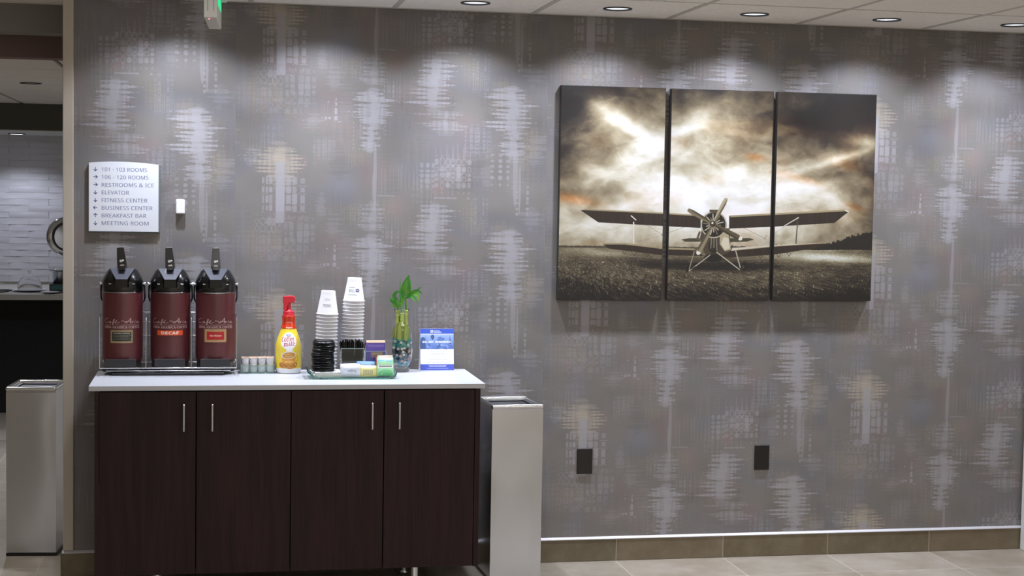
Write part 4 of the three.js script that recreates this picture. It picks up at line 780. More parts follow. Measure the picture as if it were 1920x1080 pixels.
// ---------------------------------------------------------------- creamer pump bottle
{
  const t = thing('creamer_bottle', 'yellow coffee creamer bottle with a red pump top', 'bottle', [0.3235, TOP, 0.15]);
  const label = painted(1600, 620, (c, w, h) => {
    const g = c.createLinearGradient(0, 0, 0, h); g.addColorStop(0, '#f3d437'); g.addColorStop(0.6, '#f6dd4e'); g.addColorStop(1, '#f0cf2e'); c.fillStyle = g; c.fillRect(0, 0, w, h);
    c.fillStyle = '#f4f4f6'; c.fillRect(1130, 0, 170, h); c.fillRect(0, h - 26, w, 26); c.fillStyle = '#78a8d8'; c.fillRect(1135, 380, 60, 90);
    c.save(); c.translate(800, 0);
    c.fillStyle = '#f6f3fa'; c.beginPath(); c.ellipse(-8, 180, 180, 125, 0, 0, 7); c.fill(); c.beginPath(); c.moveTo(-70, 300); c.quadraticCurveTo(-20, 345, -90, 385); c.quadraticCurveTo(60, 360, 80, 300); c.fill();
    c.fillStyle = '#3d4f9a'; c.font = 'bold 44px sans-serif'; c.textAlign = 'center'; c.fillText('Nestlé', -10, 112);
    c.fillStyle = '#b32531'; c.font = 'bold 104px serif'; c.save(); c.translate(-25, 192); c.rotate(-0.05); c.scale(0.9, 1); c.fillText('Coffee', 0, 0); c.restore(); c.save(); c.translate(8, 258); c.rotate(-0.05); c.scale(0.88, 0.95); c.fillText('mate', 0, 0); c.restore();
    // cup of coffee on biscuits
    c.fillStyle = '#c98a3e'; c.beginPath(); c.ellipse(-120, 545, 95, 46, 0.1, 0, 7); c.ellipse(20, 560, 110, 42, 0, 0, 7); c.ellipse(110, 540, 70, 46, -0.2, 0, 7); c.fill(); c.fillStyle = '#8c4f1f'; for (let i = 0; i < 12; i++) { c.beginPath(); c.ellipse(-170 + i * 30, 545 + 18 * Math.sin(i * 2.1), 12, 9, 0, 0, 7); c.fill(); }
    c.fillStyle = '#e9a03c'; c.beginPath(); c.moveTo(-150, 395); c.lineTo(140, 395); c.quadraticCurveTo(140, 520, 70, 530); c.lineTo(-80, 530); c.quadraticCurveTo(-150, 510, -150, 395); c.fill(); c.strokeStyle = '#e9a03c'; c.lineWidth = 20; c.beginPath(); c.arc(150, 450, 42, -1.3, 1.5); c.stroke();
    c.fillStyle = '#f0c27e'; c.fillRect(-90, 480, 180, 22);
    c.fillStyle = '#f7efe0'; c.beginPath(); c.ellipse(-5, 392, 152, 58, -0.08, 0, 7); c.fill(); c.fillStyle = '#d39a4d'; c.beginPath(); c.ellipse(-5, 396, 132, 45, -0.08, 0, 7); c.fill(); c.strokeStyle = '#e8c58c'; c.lineWidth = 9; c.beginPath(); c.ellipse(-5, 398, 70, 20, 0, 0, 5); c.stroke();
    c.restore();
  });
  part('bottle_base', lathe([[0.0001, 0.0], [0.047, 0.0], [0.0515, 0.004], [0.053, 0.010], [0.0535, 0.016]], 56), M.plastic, t);
  part('label_sleeve', lathe([[0.0535, 0.0155], [0.0543, 0.03], [0.0545, 0.095], [0.0538, 0.112], [0.0508, 0.130], [0.0462, 0.147], [0.0402, 0.163], [0.0340, 0.179], [0.0312, 0.1895]], 64), phy({ color: 0xffffff, map: label, roughness: 0.35, clearcoat: 0.2 }), t);
  const neckMap = painted(1024, 256, (c, w, h) => { c.fillStyle = '#d63a1c'; c.fillRect(0, 0, w, h); for (let i = 0; i < 16; i++) { c.fillStyle = i % 2 ? 'rgba(250,120,50,0.35)' : 'rgba(170,20,15,0.25)'; c.fillRect(i * 64, 0, 30, h); } c.strokeStyle = '#f4c7b0'; c.lineWidth = 8; c.beginPath(); c.ellipse(512, 150, 90, 26, 0, Math.PI, 7); c.stroke(); c.fillStyle = '#fff'; c.font = 'bold 34px sans-serif'; c.textAlign = 'center'; c.fillText('Original', 512, 246, 190); });
  part('neck_sleeve', lathe([[0.0325, 0.188], [0.0325, 0.193], [0.0285, 0.200], [0.0262, 0.212], [0.0268, 0.224], [0.0282, 0.238], [0.0276, 0.241]], 48), std(0xffffff, 0.35, 0, { map: neckMap }), t);
  const red = phy({ color: 0xd02434, roughness: 0.35 });
  const pump = part('pump', lathe([[0.0276, 0.240], [0.0235, 0.2425], [0.0235, 0.258], [0.0215, 0.2605], [0.0125, 0.2625], [0.0095, 0.270], [0.0085, 0.285], [0.0085, 0.305], [0.0001, 0.306]], 32), red, t);
  part('nozzle', extrude([[0.020, 0.298], [0.023, 0.318], [0.012, 0.3225], [-0.006, 0.321], [-0.021, 0.3205], [-0.0225, 0.303], [-0.0185, 0.289], [-0.0205, 0.268], [-0.0115, 0.266], [-0.0085, 0.284], [-0.001, 0.296], [0.008, 0.300]], 0.016, 0.003).translate(0, 0, -0.006), red, pump);
}

// ---------------------------------------------------------------- cups, lids, tray and packets
{
  const cupMap = painted(1024, 512, (c, w, h) => { c.fillStyle = '#f2f1f3'; c.fillRect(0, 0, w, h); c.fillStyle = '#8d8d98'; c.fillRect(430, 170, 96, 9); c.fillRect(420, 195, 120, 9); c.fillStyle = '#5b5b68'; c.font = 'italic bold 30px serif'; c.textAlign = 'center'; c.fillRect(395, 296, 150, 12); c.fillRect(410, 322, 130, 11); c.fillStyle = '#9a9aa4'; c.fillRect(390, 348, 170, 6); });
  const cupMap2 = painted(1024, 512, (c, w, h) => { c.fillStyle = '#f2f1f3'; c.fillRect(0, 0, w, h); c.fillStyle = '#6b6b78'; c.fillRect(400, 206, 110, 8); c.font = 'bold 42px sans-serif'; c.fillText('BEST', 400, 282); c.font = 'bold 26px sans-serif'; c.fillText('WESTERN', 396, 312); c.fillStyle = '#50548a'; c.beginPath(); c.roundRect(532, 240, 70, 66, 14); c.fill(); c.fillStyle = '#fff'; c.font = 'bold 30px sans-serif'; c.fillText('BW', 544, 284); c.fillStyle = '#8a8a94'; c.fillRect(395, 362, 160, 12); });
  // a cup, mouth down: base recess on top, rolled rim at the bottom
  const prof = [[0.0432, 0.003], [0.0444, 0.0010], [0.0464, 0.0008], [0.0475, 0.0024], [0.0466, 0.0040], [0.0440, 0.0046], [0.0310, 0.084], [0.0308, 0.0855], [0.0308, 0.0862], [0.0293, 0.0985], [0.0286, 0.0995], [0.0276, 0.0990], [0.0272, 0.094], [0.0001, 0.094]];
  const paperCup = (map) => { const g = new THREE.Group(); g.name = 'paper_cup'; part('wall', lathe(prof, 48), std(0xffffff, 0.7, 0, map ? { map } : {}), g); return g; };
  const geo = lathe(prof, 48), plainMat = std(0xdcdbde, 0.7);
  const cup = (map) => { const m = new THREE.Mesh(geo, map ? std(0xffffff, 0.7, 0, { map }) : plainMat); m.name = 'paper_cup'; return m; };
  const plainCup = cup();
  const stack = (x, z, n, step, tilt, map, top, rest, group) => {
    for (let k = 0; k < n; k++) {
      const o = k === n - 1 ? cup(map) : plainCup.clone(); o.name = numbered('paper_cup'); scene.add(o);
      const h = k * step; o.position.set(x - Math.sin(-tilt) * 0 + h * Math.sin(tilt), TOP - 0.001 + h * Math.cos(tilt) + 0.0012, z); o.rotation.set(0, 0.05 * Math.sin(k * 2.3), -tilt);
      tag(o, k === n - 1 ? top : `white paper cup, ${ORD[n - 1 - k]} from the top of the ${rest}`, 'cup', group);
    }
  };
  stack(0.4755, 0.195, 18, 0.01475, 0.028, cupMap, 'topmost white paper cup of the lower cup stack, printed with grey lines', 'lower cup stack behind the lids', 'paper cups in the lower stack');
  stack(0.5875, 0.165, 22, 0.01450, 0.026, cupMap2, 'topmost white paper cup of the taller cup stack, printed with a small logo', 'taller cup stack behind the stirrers', 'paper cups in the taller stack');
}
{
  const t = thing('glass_tray', 'long pale green glass tray with upturned ends on the white worktop', 'tray', [0.5825, TOP, 0.325]);
  const out = [[-0.202, 0.050], [-0.192, 0.028], [-0.172, 0.008], [-0.155, 0.0015], [-0.14, 0.0], [0.14, 0.0], [0.156, 0.002], [0.168, 0.012], [0.173, 0.028]], inn = out.map(([x, y]) => [x * 0.982, y + 0.0042]).reverse(); inn[0][1] = 0.029; inn[inn.length - 1][1] = 0.051;
  part('sheet', extrude([...out, ...inn], 0.150, 0.0008).translate(0, 0.0008, -0.075), M.greenGlass, t);
  part('front_lip', extrude([...out.slice(2), [0.166, 0.018], [0.150, 0.010], [-0.150, 0.010], [-0.164, 0.016]], 0.004, 0.0006).translate(0, 0.001, 0.0757), M.greenGlass, t);
}
{ // napkins under the lids
  for (let k = 0; k < 4; k++) {
    const t = thing('paper_napkin', ['white folded paper napkin, lowest of the pile in the glass tray', 'white folded paper napkin, second from the bottom of the pile under the lids', 'white folded paper napkin, third from the bottom of the pile under the lids', 'white folded paper napkin, topmost of the pile right under the black lids'][k], 'napkin', [0.475, TOP + 0.0062 + k * 0.0052, 0.325], rr(-0.03, 0.03), 'folded napkins in the tray');
    const g = new THREE.BoxGeometry(0.118 - k * 0.003, 0.0048, 0.112, 14, 1, 10), p = g.attributes.position; for (let i = 0; i < p.count; i++) p.setY(i, p.getY(i) * (1 - 0.4 * Math.pow(Math.abs(p.getX(i) / 0.06), 6)) + 0.0007 * Math.sin(p.getX(i) * 160 + k * 2) * Math.cos(p.getZ(i) * 90)); g.computeVertexNormals();
    part('ply', g.translate(0, 0.0026, 0), M.napkin, t);
  }
}
{ // black cup lids
  const m = new THREE.Mesh(lathe([[0.0430, 0.0005], [0.0466, 0.0005], [0.0476, 0.0022], [0.0466, 0.0042], [0.0432, 0.0052], [0.0418, 0.0102], [0.0410, 0.0120], [0.0392, 0.0122], [0.0380, 0.0100], [0.0001, 0.0098]], 44), M.lidBlack); m.name = 'cup_lid';
  const n = 17;
  for (let k = 0; k < n; k++) {
    const o = m.clone(); o.name = numbered('cup_lid'); scene.add(o);
    const s = k > 10 ? 0.0030 : 0; o.position.set(0.4565 + 0.0016 * Math.sin(k * 1.9) - (k > 6 && k < 13 ? 0.0025 : 0) + s, TOP + 0.0278 + k * 0.0072, 0.326 + 0.0012 * Math.cos(k * 2.7)); o.rotation.set(0, k, k === n - 1 ? 0.01 : 0);
    tag(o, k === n - 1 ? 'topmost black plastic cup lid of the lid stack' : `black plastic cup lid, ${ORD[n - 1 - k]} from the top of the lid stack`, 'lid', 'black cup lids');
  }
}
{ // open acrylic boxes with stirrers and tea
  const bin = (name, label, x, z, w, d, h) => { const t = thing(name, label, 'box', [x, TOP + 0.0062, z]); part('wall', merge([box(w, h, 0.002, 0, h / 2, d / 2), box(w, h, 0.002, 0, h / 2, -d / 2), box(0.002, h, d - 0.002, w / 2, h / 2, 0), box(0.002, h, d - 0.002, -w / 2, h / 2, 0), box(w, 0.002, d, 0, 0.001, 0)]), M.acrylic, t); part('edge', merge([box(w + 0.002, 0.0022, 0.0026, 0, h, d / 2), box(w + 0.002, 0.0022, 0.0026, 0, h, -d / 2), box(0.0026, 0.0022, d, w / 2, h, 0), box(0.0026, 0.0022, d, -w / 2, h, 0), box(0.0026, h, 0.0026, w / 2, h / 2, d / 2), box(0.0026, h, 0.0026, -w / 2, h / 2, d / 2)]), M.acrylicEdge, t); return t; };
  bin('acrylic_box', 'clear acrylic box holding the bundle of black stirrers', 0.5785, 0.298, 0.094, 0.046, 0.112);
  bin('acrylic_box', 'clear acrylic box holding the purple tea packets behind the green packets', 0.676, 0.292, 0.086, 0.046, 0.100);
  const list = [];
  for (let k = 0; k < 130; k++) { const x = rr(-0.040, 0.040), z = rr(-0.016, 0.016), h = 0.142 + rr(-0.010, 0.006) - 0.012 * Math.pow(Math.abs(x) / 0.04, 3); const g = new THREE.CylinderGeometry(0.0019, 0.0019, h, 6).translate(0, h / 2, 0); g.rotateZ(-x * 3.4 + rr(-0.05, 0.05)); g.rotateX(z * 2 + rr(-0.04, 0.04)); list.push(g.translate(x * 0.82, 0, z)); }
  const s = new THREE.Mesh(merge(list), M.blackPlastic); s.name = 'coffee_stirrers'; s.position.set(0.5785, TOP + 0.0085, 0.298); scene.add(s); tag(s, 'dense bundle of thin black coffee stirrers standing in a clear box', 'stirrers', null, 'stuff');
}
function pillow(w, h, d, seal = 0.006) {    // filled sachet with flat crimped ends
  const g = new THREE.BoxGeometry(w, h, d, 14, 12, 1), p = g.attributes.position;
  for (let i = 0; i < p.count; i++) { const x = p.getX(i) / w * 2, y = p.getY(i) / h * 2, k = Math.pow(Math.max(0, 1 - Math.pow(Math.abs(x), 4)), 0.6) * Math.pow(Math.max(0, 1 - Math.pow(Math.abs(y), 5)), 0.6); p.setZ(i, Math.sign(p.getZ(i)) * (0.0006 + d / 2 * k * (0.85 + 0.25 * vnoise(x * 2.2 + 7, y * 2.2, 301)))); }
  g.computeVertexNormals(); return g;
}
{
  const purple = painted(512, 640, (c, w, h) => { const g = c.createLinearGradient(0, 0, w, h); g.addColorStop(0, '#7a5fc8'); g.addColorStop(1, '#5a48b0'); c.fillStyle = g; c.fillRect(0, 0, w, h); c.fillStyle = '#b98e86'; c.fillRect(120, 180, 330, 120); c.fillStyle = '#d7b49a'; c.fillRect(150, 205, 260, 30); c.fillStyle = '#2d6fa8'; c.beginPath(); c.arc(250, 520, 110, 0, 7); c.fill(); c.fillStyle = '#8d78cf'; c.fillRect(40, 40, 430, 40); });
  const pm = std(0xffffff, 0.4, 0, { map: purple });
  for (let k = 0; k < 3; k++) { const t = thing('tea_packet', ['purple tea packet at the front of the clear box behind the green packets', 'purple tea packet second in the clear box behind the front one', 'purple tea packet at the back of the clear box, orange flap showing'][k], 'tea packet', [0.676 + k * 0.001, TOP + 0.0098, 0.306 - k * 0.013], 0, 'purple tea packets');
    part('sachet', rbox(0.080, 0.130 + k * 0.002, 0.009, 0, 0.066 + k * 0.001, 0, 0.002), pm, t); part('flap', rbox(0.078, 0.0025, 0.010, 0, 0.1325 + k * 0.002, 0, 0.001), std(0xe8c3a6, 0.6), t, 'pale orange torn top edge'); }
  const packets = (n, place, w, h, d, mat, name, labels, cat, group, tilt, gap, backMat) => { const g = pillow(w, h, d); const m = new THREE.Mesh(g, mat); m.name = name; for (let k = 0; k < n; k++) { const o = m.clone(); o.name = numbered(name); scene.add(o); o.position.set(place[0] + rr(-0.002, 0.002), place[1] + h / 2 + (k ? rr(0.001, 0.004) : 0), place[2] - k * gap); o.rotation.set(tilt, rr(-0.06, 0.06), rr(-0.03, 0.03)); tag(o, k < labels.length - 1 ? labels[k] : labels[labels.length - 1].replace('#', ORD[k]), cat, group); } };
  const sugar = painted(512, 340, (c, w, h) => { c.fillStyle = '#dfe6f2'; c.fillRect(0, 0, w, h); c.fillStyle = '#f4f6fb'; c.fillRect(0, 0, w, 90); c.save(); c.translate(w * 0.57, h * 0.52); c.rotate(Math.PI); c.fillStyle = '#2f3742'; c.font = '98px sans-serif'; c.textAlign = 'center'; c.textBaseline = 'middle'; c.fillText('Sugar', 0, 0); c.restore(); });
  packets(5, [0.5645, TOP + 0.0075, 0.3815], 0.078, 0.049, 0.009, std(0xffffff, 0.6, 0, { map: sugar }), 'sugar_packet', ['white sugar packet with upside-down lettering at the front of the tray', 'white sugar packet, # from the front of the sugar row'], 'sugar packet', 'white sugar packets', -0.12, 0.0085);
  const yellow = painted(512, 340, (c, w, h) => { c.fillStyle = '#efe79a'; c.fillRect(0, 0, w, h); c.fillStyle = '#f6f0b8'; c.fillRect(0, 0, w, 60); c.fillStyle = '#b9b790'; c.fillRect(90, 110, 290, 150); c.fillStyle = '#d8d3a0'; for (let i = 0; i < 5; i++) c.fillRect(110 + i * 52, 130, 26, 110); });
  packets(4, [0.6375, TOP + 0.0075, 0.3815], 0.070, 0.042, 0.008, std(0xffffff, 0.6, 0, { map: yellow }), 'sweetener_packet', ['pale yellow sweetener packet at the front, right of the sugar packet', 'pale yellow sweetener packet, # from the front of the yellow row'], 'sweetener packet', 'yellow sweetener packets', -0.12, 0.0078);
  const blue = painted(512, 340, (c, w, h) => { c.fillStyle = '#8fb4e6'; c.fillRect(0, 0, w, h); c.fillStyle = '#4f76c4'; c.fillRect(60, 60, 250, 26); c.save(); c.translate(410, 72); c.rotate(Math.PI); c.fillStyle = '#22356f'; c.font = 'bold 60px sans-serif'; c.textBaseline = 'middle'; c.textAlign = 'center'; c.fillText('ty', 0, 0); c.restore(); });
  packets(3, [0.632, TOP + 0.0085, 0.3450], 0.076, 0.054, 0.007, std(0xffffff, 0.6, 0, { map: blue }), 'sweetener_packet', ['light blue sweetener packet rising behind the yellow packets', 'light blue sweetener packet, # from the front of the blue row'], 'sweetener packet', 'blue sweetener packets', -0.08, 0.0072);
  const green = painted(512, 560, (c, w, h) => { c.fillStyle = '#a9dfae'; c.fillRect(0, 0, w, h); c.fillStyle = '#74c98a'; c.beginPath(); c.ellipse(256, 470, 230, 120, 0, 0, 7); c.fill(); c.fillStyle = '#7db7dd'; c.fillRect(30, 40, 200, 46); c.fillRect(270, 60, 190, 36); c.fillStyle = '#f6fbf3'; c.fillRect(30, 205, 460, 96); c.fillStyle = '#1d2a22'; c.fillRect(48, 214, 420, 12); for (let x = 60; x < 450;) { const l = 12 + hash(x, 1, 2) * 26; c.fillRect(x, 240, l, 38); x += l + 8; } c.fillStyle = '#f6fbf3'; c.beginPath(); c.arc(130, 500, 20, 0, 7); c.fill(); });
  packets(3, [0.7080, TOP + 0.0105, 0.3815], 0.068, 0.072, 0.013, std(0xffffff, 0.42, 0, { map: green }), 'tea_packet', ['bright green tea packet with a white banner at the front right of the tray', 'bright green tea packet, # from the front of the green row'], 'tea packet', 'green tea packets', -0.2, 0.0125);
  const red = std(0xb5485a, 0.45), t = pillow(0.066, 0.074, 0.008), o = new THREE.Mesh(t, red); o.name = numbered('tea_packet'); o.position.set(0.7055, TOP + 0.048, 0.349); o.rotation.set(-0.12, 0, 0.03); scene.add(o); tag(o, 'dark red tea packet with only its left edge showing behind the green packets', 'tea packet');
  const cr = new THREE.Mesh(pillow(0.064, 0.080, 0.008), std(0xf0e6cf, 0.5)); cr.name = numbered('tea_packet'); cr.position.set(0.7115, TOP + 0.051, 0.3385); cr.rotation.set(-0.1, 0, 0); scene.add(cr); tag(cr, 'cream tea packet standing upright behind the red and green packets', 'tea packet');
}

// ---------------------------------------------------------------- bamboo in a glass vase
{
  const vx = 0.8035, vz = 0.135;
  const t = thing('glass_vase', 'clear glass vase holding bamboo stalks over teal glass gems', 'vase', [vx, TOP, vz]);
  const outer = [[0.0335, 0.0], [0.0355, 0.004], [0.0385, 0.022], [0.0455, 0.055], [0.0492, 0.090], [0.0488, 0.115], [0.0455, 0.160], [0.0395, 0.205], [0.0335, 0.240], [0.0310, 0.258], [0.0318, 0.270]];
  const inner = [[0.0300, 0.270], [0.0292, 0.258], [0.0317, 0.240], [0.0377, 0.205], [0.0437, 0.160], [0.0470, 0.115], [0.0474, 0.090], [0.0437, 0.055], [0.0365, 0.026], [0.030, 0.020], [0.0001, 0.019]];
  part('shell', lathe([[0.0001, 0], ...outer, ...inner], 56), M.clearGlass, t);
  const rad = (y) => { for (let i = inner.length - 2; i > 0; i--) { const a = inner[i], b = inner[i - 1]; if (y >= a[1] && y <= b[1]) return a[0] + (b[0] - a[0]) * (y - a[1]) / (b[1] - a[1]); } return 0.03; };
  // glass gems, layered by colour
  const layers = [[0.026, 0.046, 0x5fb6c8, 60], [0.046, 0.072, 0x2f6f8a, 60], [0.074, 0.104, 0x16352f, 90], [0.104, 0.146, 0x45b0a0, 150]];
  const names = ['pale blue glass gems at the bottom of the vase', 'deep blue glass gems low in the vase', 'dark green glass gems in the middle of the vase', 'teal glass gems at the top of the filling under the stalks'];
  layers.forEach(([a, b, col, n], li) => {
    const geos = [];
    for (let k = 0; k < n; k++) { const y = rr(a + 0.003, b - 0.003), R = rad(y) - 0.0076, an = rr(0, 6.283), q = Math.sqrt(rr(0.25, 1)); const g = new THREE.IcosahedronGeometry(rr(0.0052, 0.0072), 0); g.scale(1, rr(0.7, 1), rr(0.8, 1)).rotateY(rr(0, 6)).rotateX(rr(0, 6)); geos.push(g.translate(R * q * Math.cos(an), y, R * q * Math.sin(an))); }
    const m = new THREE.Mesh(merge(geos), phy({ color: col, roughness: 0.12, clearcoat: 0.6 })); m.name = ['blue_gems', 'deep_blue_gems', 'dark_gems', 'teal_gems'][li]; m.position.set(vx, TOP, vz); scene.add(m); tag(m, names[li], 'glass gems', null, 'stuff');
  });
  const peb = (an, y, r0, col, label) => { const r = r0 * 0.86; const R = rad(y) - r * 0.9 - 0.0008, g = new THREE.IcosahedronGeometry(r, 2).scale(1, 0.92, 0.7); const m = new THREE.Mesh(g, std(col, 0.4)); m.name = numbered('pebble'); m.position.set(vx + R * Math.sin(an), TOP + y, vz + R * Math.cos(an)); m.rotation.y = an; scene.add(m); tag(m, label, 'pebble', 'smooth pebbles in the vase'); };
  const W = 0xe3e2dc, K = 0xd9b9a8, A = 0xb5763f;
  const pebbles = [[-0.85, 0.132, 0.0085, W, 'white pebble high on the left side of the vase among the teal gems'], [-0.15, 0.128, 0.0072, W, 'white pebble at the front of the teal gems'], [0.72, 0.117, 0.0085, W, 'white pebble right of the teal gems'], [1.3, 0.125, 0.008, W, 'white pebble at the far right edge beside the teal gems'],
    [-1.0, 0.105, 0.008, W, 'white pebble at the left of the row under the teal gems'], [-0.45, 0.101, 0.0075, W, 'white pebble left of centre in the row under the teal gems'], [-0.05, 0.101, 0.0070, W, 'white pebble at the centre of the row under the teal gems'], [0.22, 0.104, 0.0065, W, 'white pebble right of centre in the row under the teal gems'],
    [0.08, 0.088, 0.0075, W, 'grey-white pebble over the dark green gems'], [-0.6, 0.074, 0.0080, W, 'white pebble left under the dark green gems'], [-0.2, 0.070, 0.0075, K, 'pinkish pebble in the lower row under the dark green gems'], [0.15, 0.076, 0.0070, W, 'white pebble in the lower row right of the pinkish one'],
    [0.85, 0.090, 0.0092, K, 'large pinkish pebble right of the dark green gems'], [1.1, 0.070, 0.0085, W, 'white pebble low at the right side of the vase'], [0.75, 0.058, 0.0085, A, 'amber pebble low at the right side of the vase'], [0.0, 0.048, 0.0070, K, 'reddish pebble near the bottom among the blue gems'], [0.36, 0.044, 0.0075, W, 'round white pebble near the bottom of the vase'], [-0.9, 0.035, 0.0080, W, 'white pebble at the bottom left behind the green packet']];
  for (const p of pebbles) peb(...p);
  // stalks with nodes, stems and leaves
  const stalkM = std(0xbcc75e, 0.45), stalkM2 = std(0xa4b84a, 0.45), leafM = phy({ color: 0x459f3a, roughness: 0.25, transmission: 0.25, thickness: 0, side: THREE.DoubleSide }), leafM2 = phy({ color: 0x6cb53c, roughness: 0.4, transmission: 0.3, thickness: 0, side: THREE.DoubleSide });
  const leafGeo = (pts, w) => { // a blade along a curve, folded along the midrib
    const cv = new THREE.CatmullRomCurve3(pts.map((p) => V(...p))), n = 16, pos = [], idx = [], uv = [];
    for (let i = 0; i <= n; i++) { const s = i / n, c = cv.getPoint(s), tn = cv.getTangent(s), side = V(0, 0, 1).cross(tn); if (side.lengthSq() < 0.02) side.set(1, 0, 0); side.normalize(); const nn = tn.clone().cross(side).normalize(); const h = w * Math.pow(Math.sin(Math.PI * Math.pow(0.06 + 0.94 * s, 0.75)), 0.9) * (s > 0.98 ? 0.2 : 1);
      for (const [k, f] of [[-1, 0.35], [0, 0], [1, 0.35]]) { const q = c.clone().addScaledVector(side, k * h).addScaledVector(nn, f * h * 0.6); pos.push(q.x, q.y, q.z); uv.push(k * 0.5 + 0.5, s); } if (i < n) for (let k = 0; k < 2; k++) { const a = i * 3 + k; idx.push(a, a + 1, a + 3, a + 1, a + 4, a + 3); } }
    const g = new THREE.BufferGeometry(); g.setAttribute('position', new THREE.Float32BufferAttribute(pos, 3)); g.setAttribute('uv', new THREE.Float32BufferAttribute(uv, 2)); g.setIndex(idx); g.computeVertexNormals(); return g;
  };
  const stalk = (x, z, top, r, lx, label, leaves, m) => {
    const s = thing('bamboo_stalk', label, 'bamboo', [vx, TOP, vz], 0, 'lucky bamboo stalks in the vase');
    const y0 = 0.136, nodes = [], prof = []; for (let y = y0, k = 0; y < top; k++) { const l = 0.030 + 0.014 * hash(k, x * 1e4, 3); nodes.push(Math.min(y + l, top)); y += l; }
    prof.push([0.0001, y0]); let yy = y0; for (const n of nodes) { prof.push([r * 0.97, yy + 0.001], [r * 0.94, (yy + n) / 2], [r * 0.98, n - 0.003], [r * 1.10, n - 0.0008], [r * 1.0, n]); yy = n; } prof.push([r * 0.7, yy + 0.001], [0.0001, yy + 0.001]);
    const g = lathe(prof, 18), p = g.attributes.position; for (let i = 0; i < p.count; i++) { const f = (p.getY(i) - y0) / (0.29 - y0); p.setX(i, p.getX(i) + x + (lx - x) * f); p.setZ(i, p.getZ(i) + z * (1 - 0.35 * f)); } g.computeVertexNormals();
    part('stalk', g, m, s);
    const base = [lx, top, z * 0.65];
    if (leaves.length) part('shoot', tube([[lx - (lx - x) * 0.12, top - 0.02, z * 0.65], [base[0], top + 0.004, base[2] + 0.003], leaves[0].pts[0]], 0.0042, 12, 8), leafM2, s, 'green side shoot');
    leaves.forEach((l) => part('leaf', leafGeo(l.pts, l.w), l.m || leafM, s));
  };
  stalk(-0.021, 0.008, 0.262, 0.0083, -0.0195, 'leftmost pale green bamboo stalk with leaves bending to the left', [
    { pts: [[-0.016, 0.278, 0.008], [-0.028, 0.300, 0.010], [-0.036, 0.335, 0.012]], w: 0.016 },
    { pts: [[-0.016, 0.278, 0.008], [-0.030, 0.290, 0.016], [-0.050, 0.308, 0.022], [-0.0535, 0.325, 0.024]], w: 0.0055 },
    { pts: [[-0.014, 0.280, 0.008], [-0.004, 0.300, 0.012], [0.004, 0.335, 0.014]], w: 0.010, m: leafM2 },
    { pts: [[-0.016, 0.280, 0.008], [-0.034, 0.326, 0.008], [-0.022, 0.342, 0.010], [-0.004, 0.338, 0.012]], w: 0.008 },
    { pts: [[-0.018, 0.276, 0.010], [-0.038, 0.286, 0.020], [-0.046, 0.292, 0.024]], w: 0.006, m: leafM2 },
    { pts: [[-0.014, 0.278, 0.010], [-0.020, 0.300, 0.020], [-0.030, 0.312, 0.026]], w: 0.006, m: leafM2 }], stalkM);
  stalk(0.001, 0.016, 0.252, 0.0088, 0.000, 'middle front bamboo stalk in the vase with a thin upright leaf', [
    { pts: [[-0.008, 0.300, 0.014], [-0.010, 0.345, 0.016], [-0.0095, 0.402, 0.016]], w: 0.0035 },
    { pts: [[-0.006, 0.300, 0.014], [0.006, 0.318, 0.020], [0.026, 0.334, 0.024]], w: 0.0045, m: leafM2 }], stalkM2);
  stalk(0.0205, 0.008, 0.262, 0.0083, 0.0195, 'right bamboo stalk with the tall broad leaf and drooping leaves', [
    { pts: [[0.014, 0.315, 0.006], [0.014, 0.350, 0.012], [0.020, 0.385, 0.016], [0.027, 0.418, 0.018]], w: 0.021 },
    { pts: [[0.014, 0.315, 0.006], [0.006, 0.345, 0.016], [0.012, 0.375, 0.020], [0.018, 0.400, 0.022]], w: 0.013, m: leafM2 },
    { pts: [[0.018, 0.318, 0.006], [0.040, 0.338, 0.012], [0.062, 0.335, 0.016], [0.071, 0.300, 0.020]], w: 0.012, m: leafM2 },
    { pts: [[0.018, 0.318, 0.006], [0.040, 0.328, 0.006], [0.066, 0.350, 0.008], [0.086, 0.372, 0.010]], w: 0.0055 },
    { pts: [[0.014, 0.315, 0.008], [0.002, 0.330, 0.018], [-0.004, 0.356, 0.022]], w: 0.008 },
    { pts: [[0.018, 0.318, 0.010], [0.036, 0.326, 0.022], [0.052, 0.312, 0.028], [0.060, 0.296, 0.030]], w: 0.007 },
    { pts: [[0.018, 0.320, 0.008], [0.026, 0.346, 0.014], [0.040, 0.362, 0.016]], w: 0.007, m: leafM2 },
    { pts: [[0.020, 0.322, 0.004], [0.046, 0.344, 0.000], [0.074, 0.345, -0.004], [0.090, 0.330, -0.006]], w: 0.006 }], stalkM);
  stalk(-0.012, -0.014, 0.240, 0.0092, -0.008, 'back left bamboo stalk hidden partly behind the front ones', [], stalkM2);
  stalk(0.010, -0.016, 0.214, 0.0095, 0.012, 'back right short bamboo stalk behind the right front one', [], stalkM);
  stalk(-0.0335, -0.012, 0.190, 0.0080, -0.022, 'short bamboo stalk at the far left inside the vase', [], stalkM);
  stalk(0.0335, -0.012, 0.188, 0.0080, 0.022, 'short bamboo stalk at the far right inside the vase', [], stalkM2);
  stalk(-0.0120, 0.0300, 0.212, 0.0088, -0.0118, 'short front left bamboo stalk standing before the tall ones', [], stalkM);
  stalk(0.0140, 0.0300, 0.203, 0.0088, 0.0138, 'short front right bamboo stalk standing before the tall ones', [], stalkM2);
}

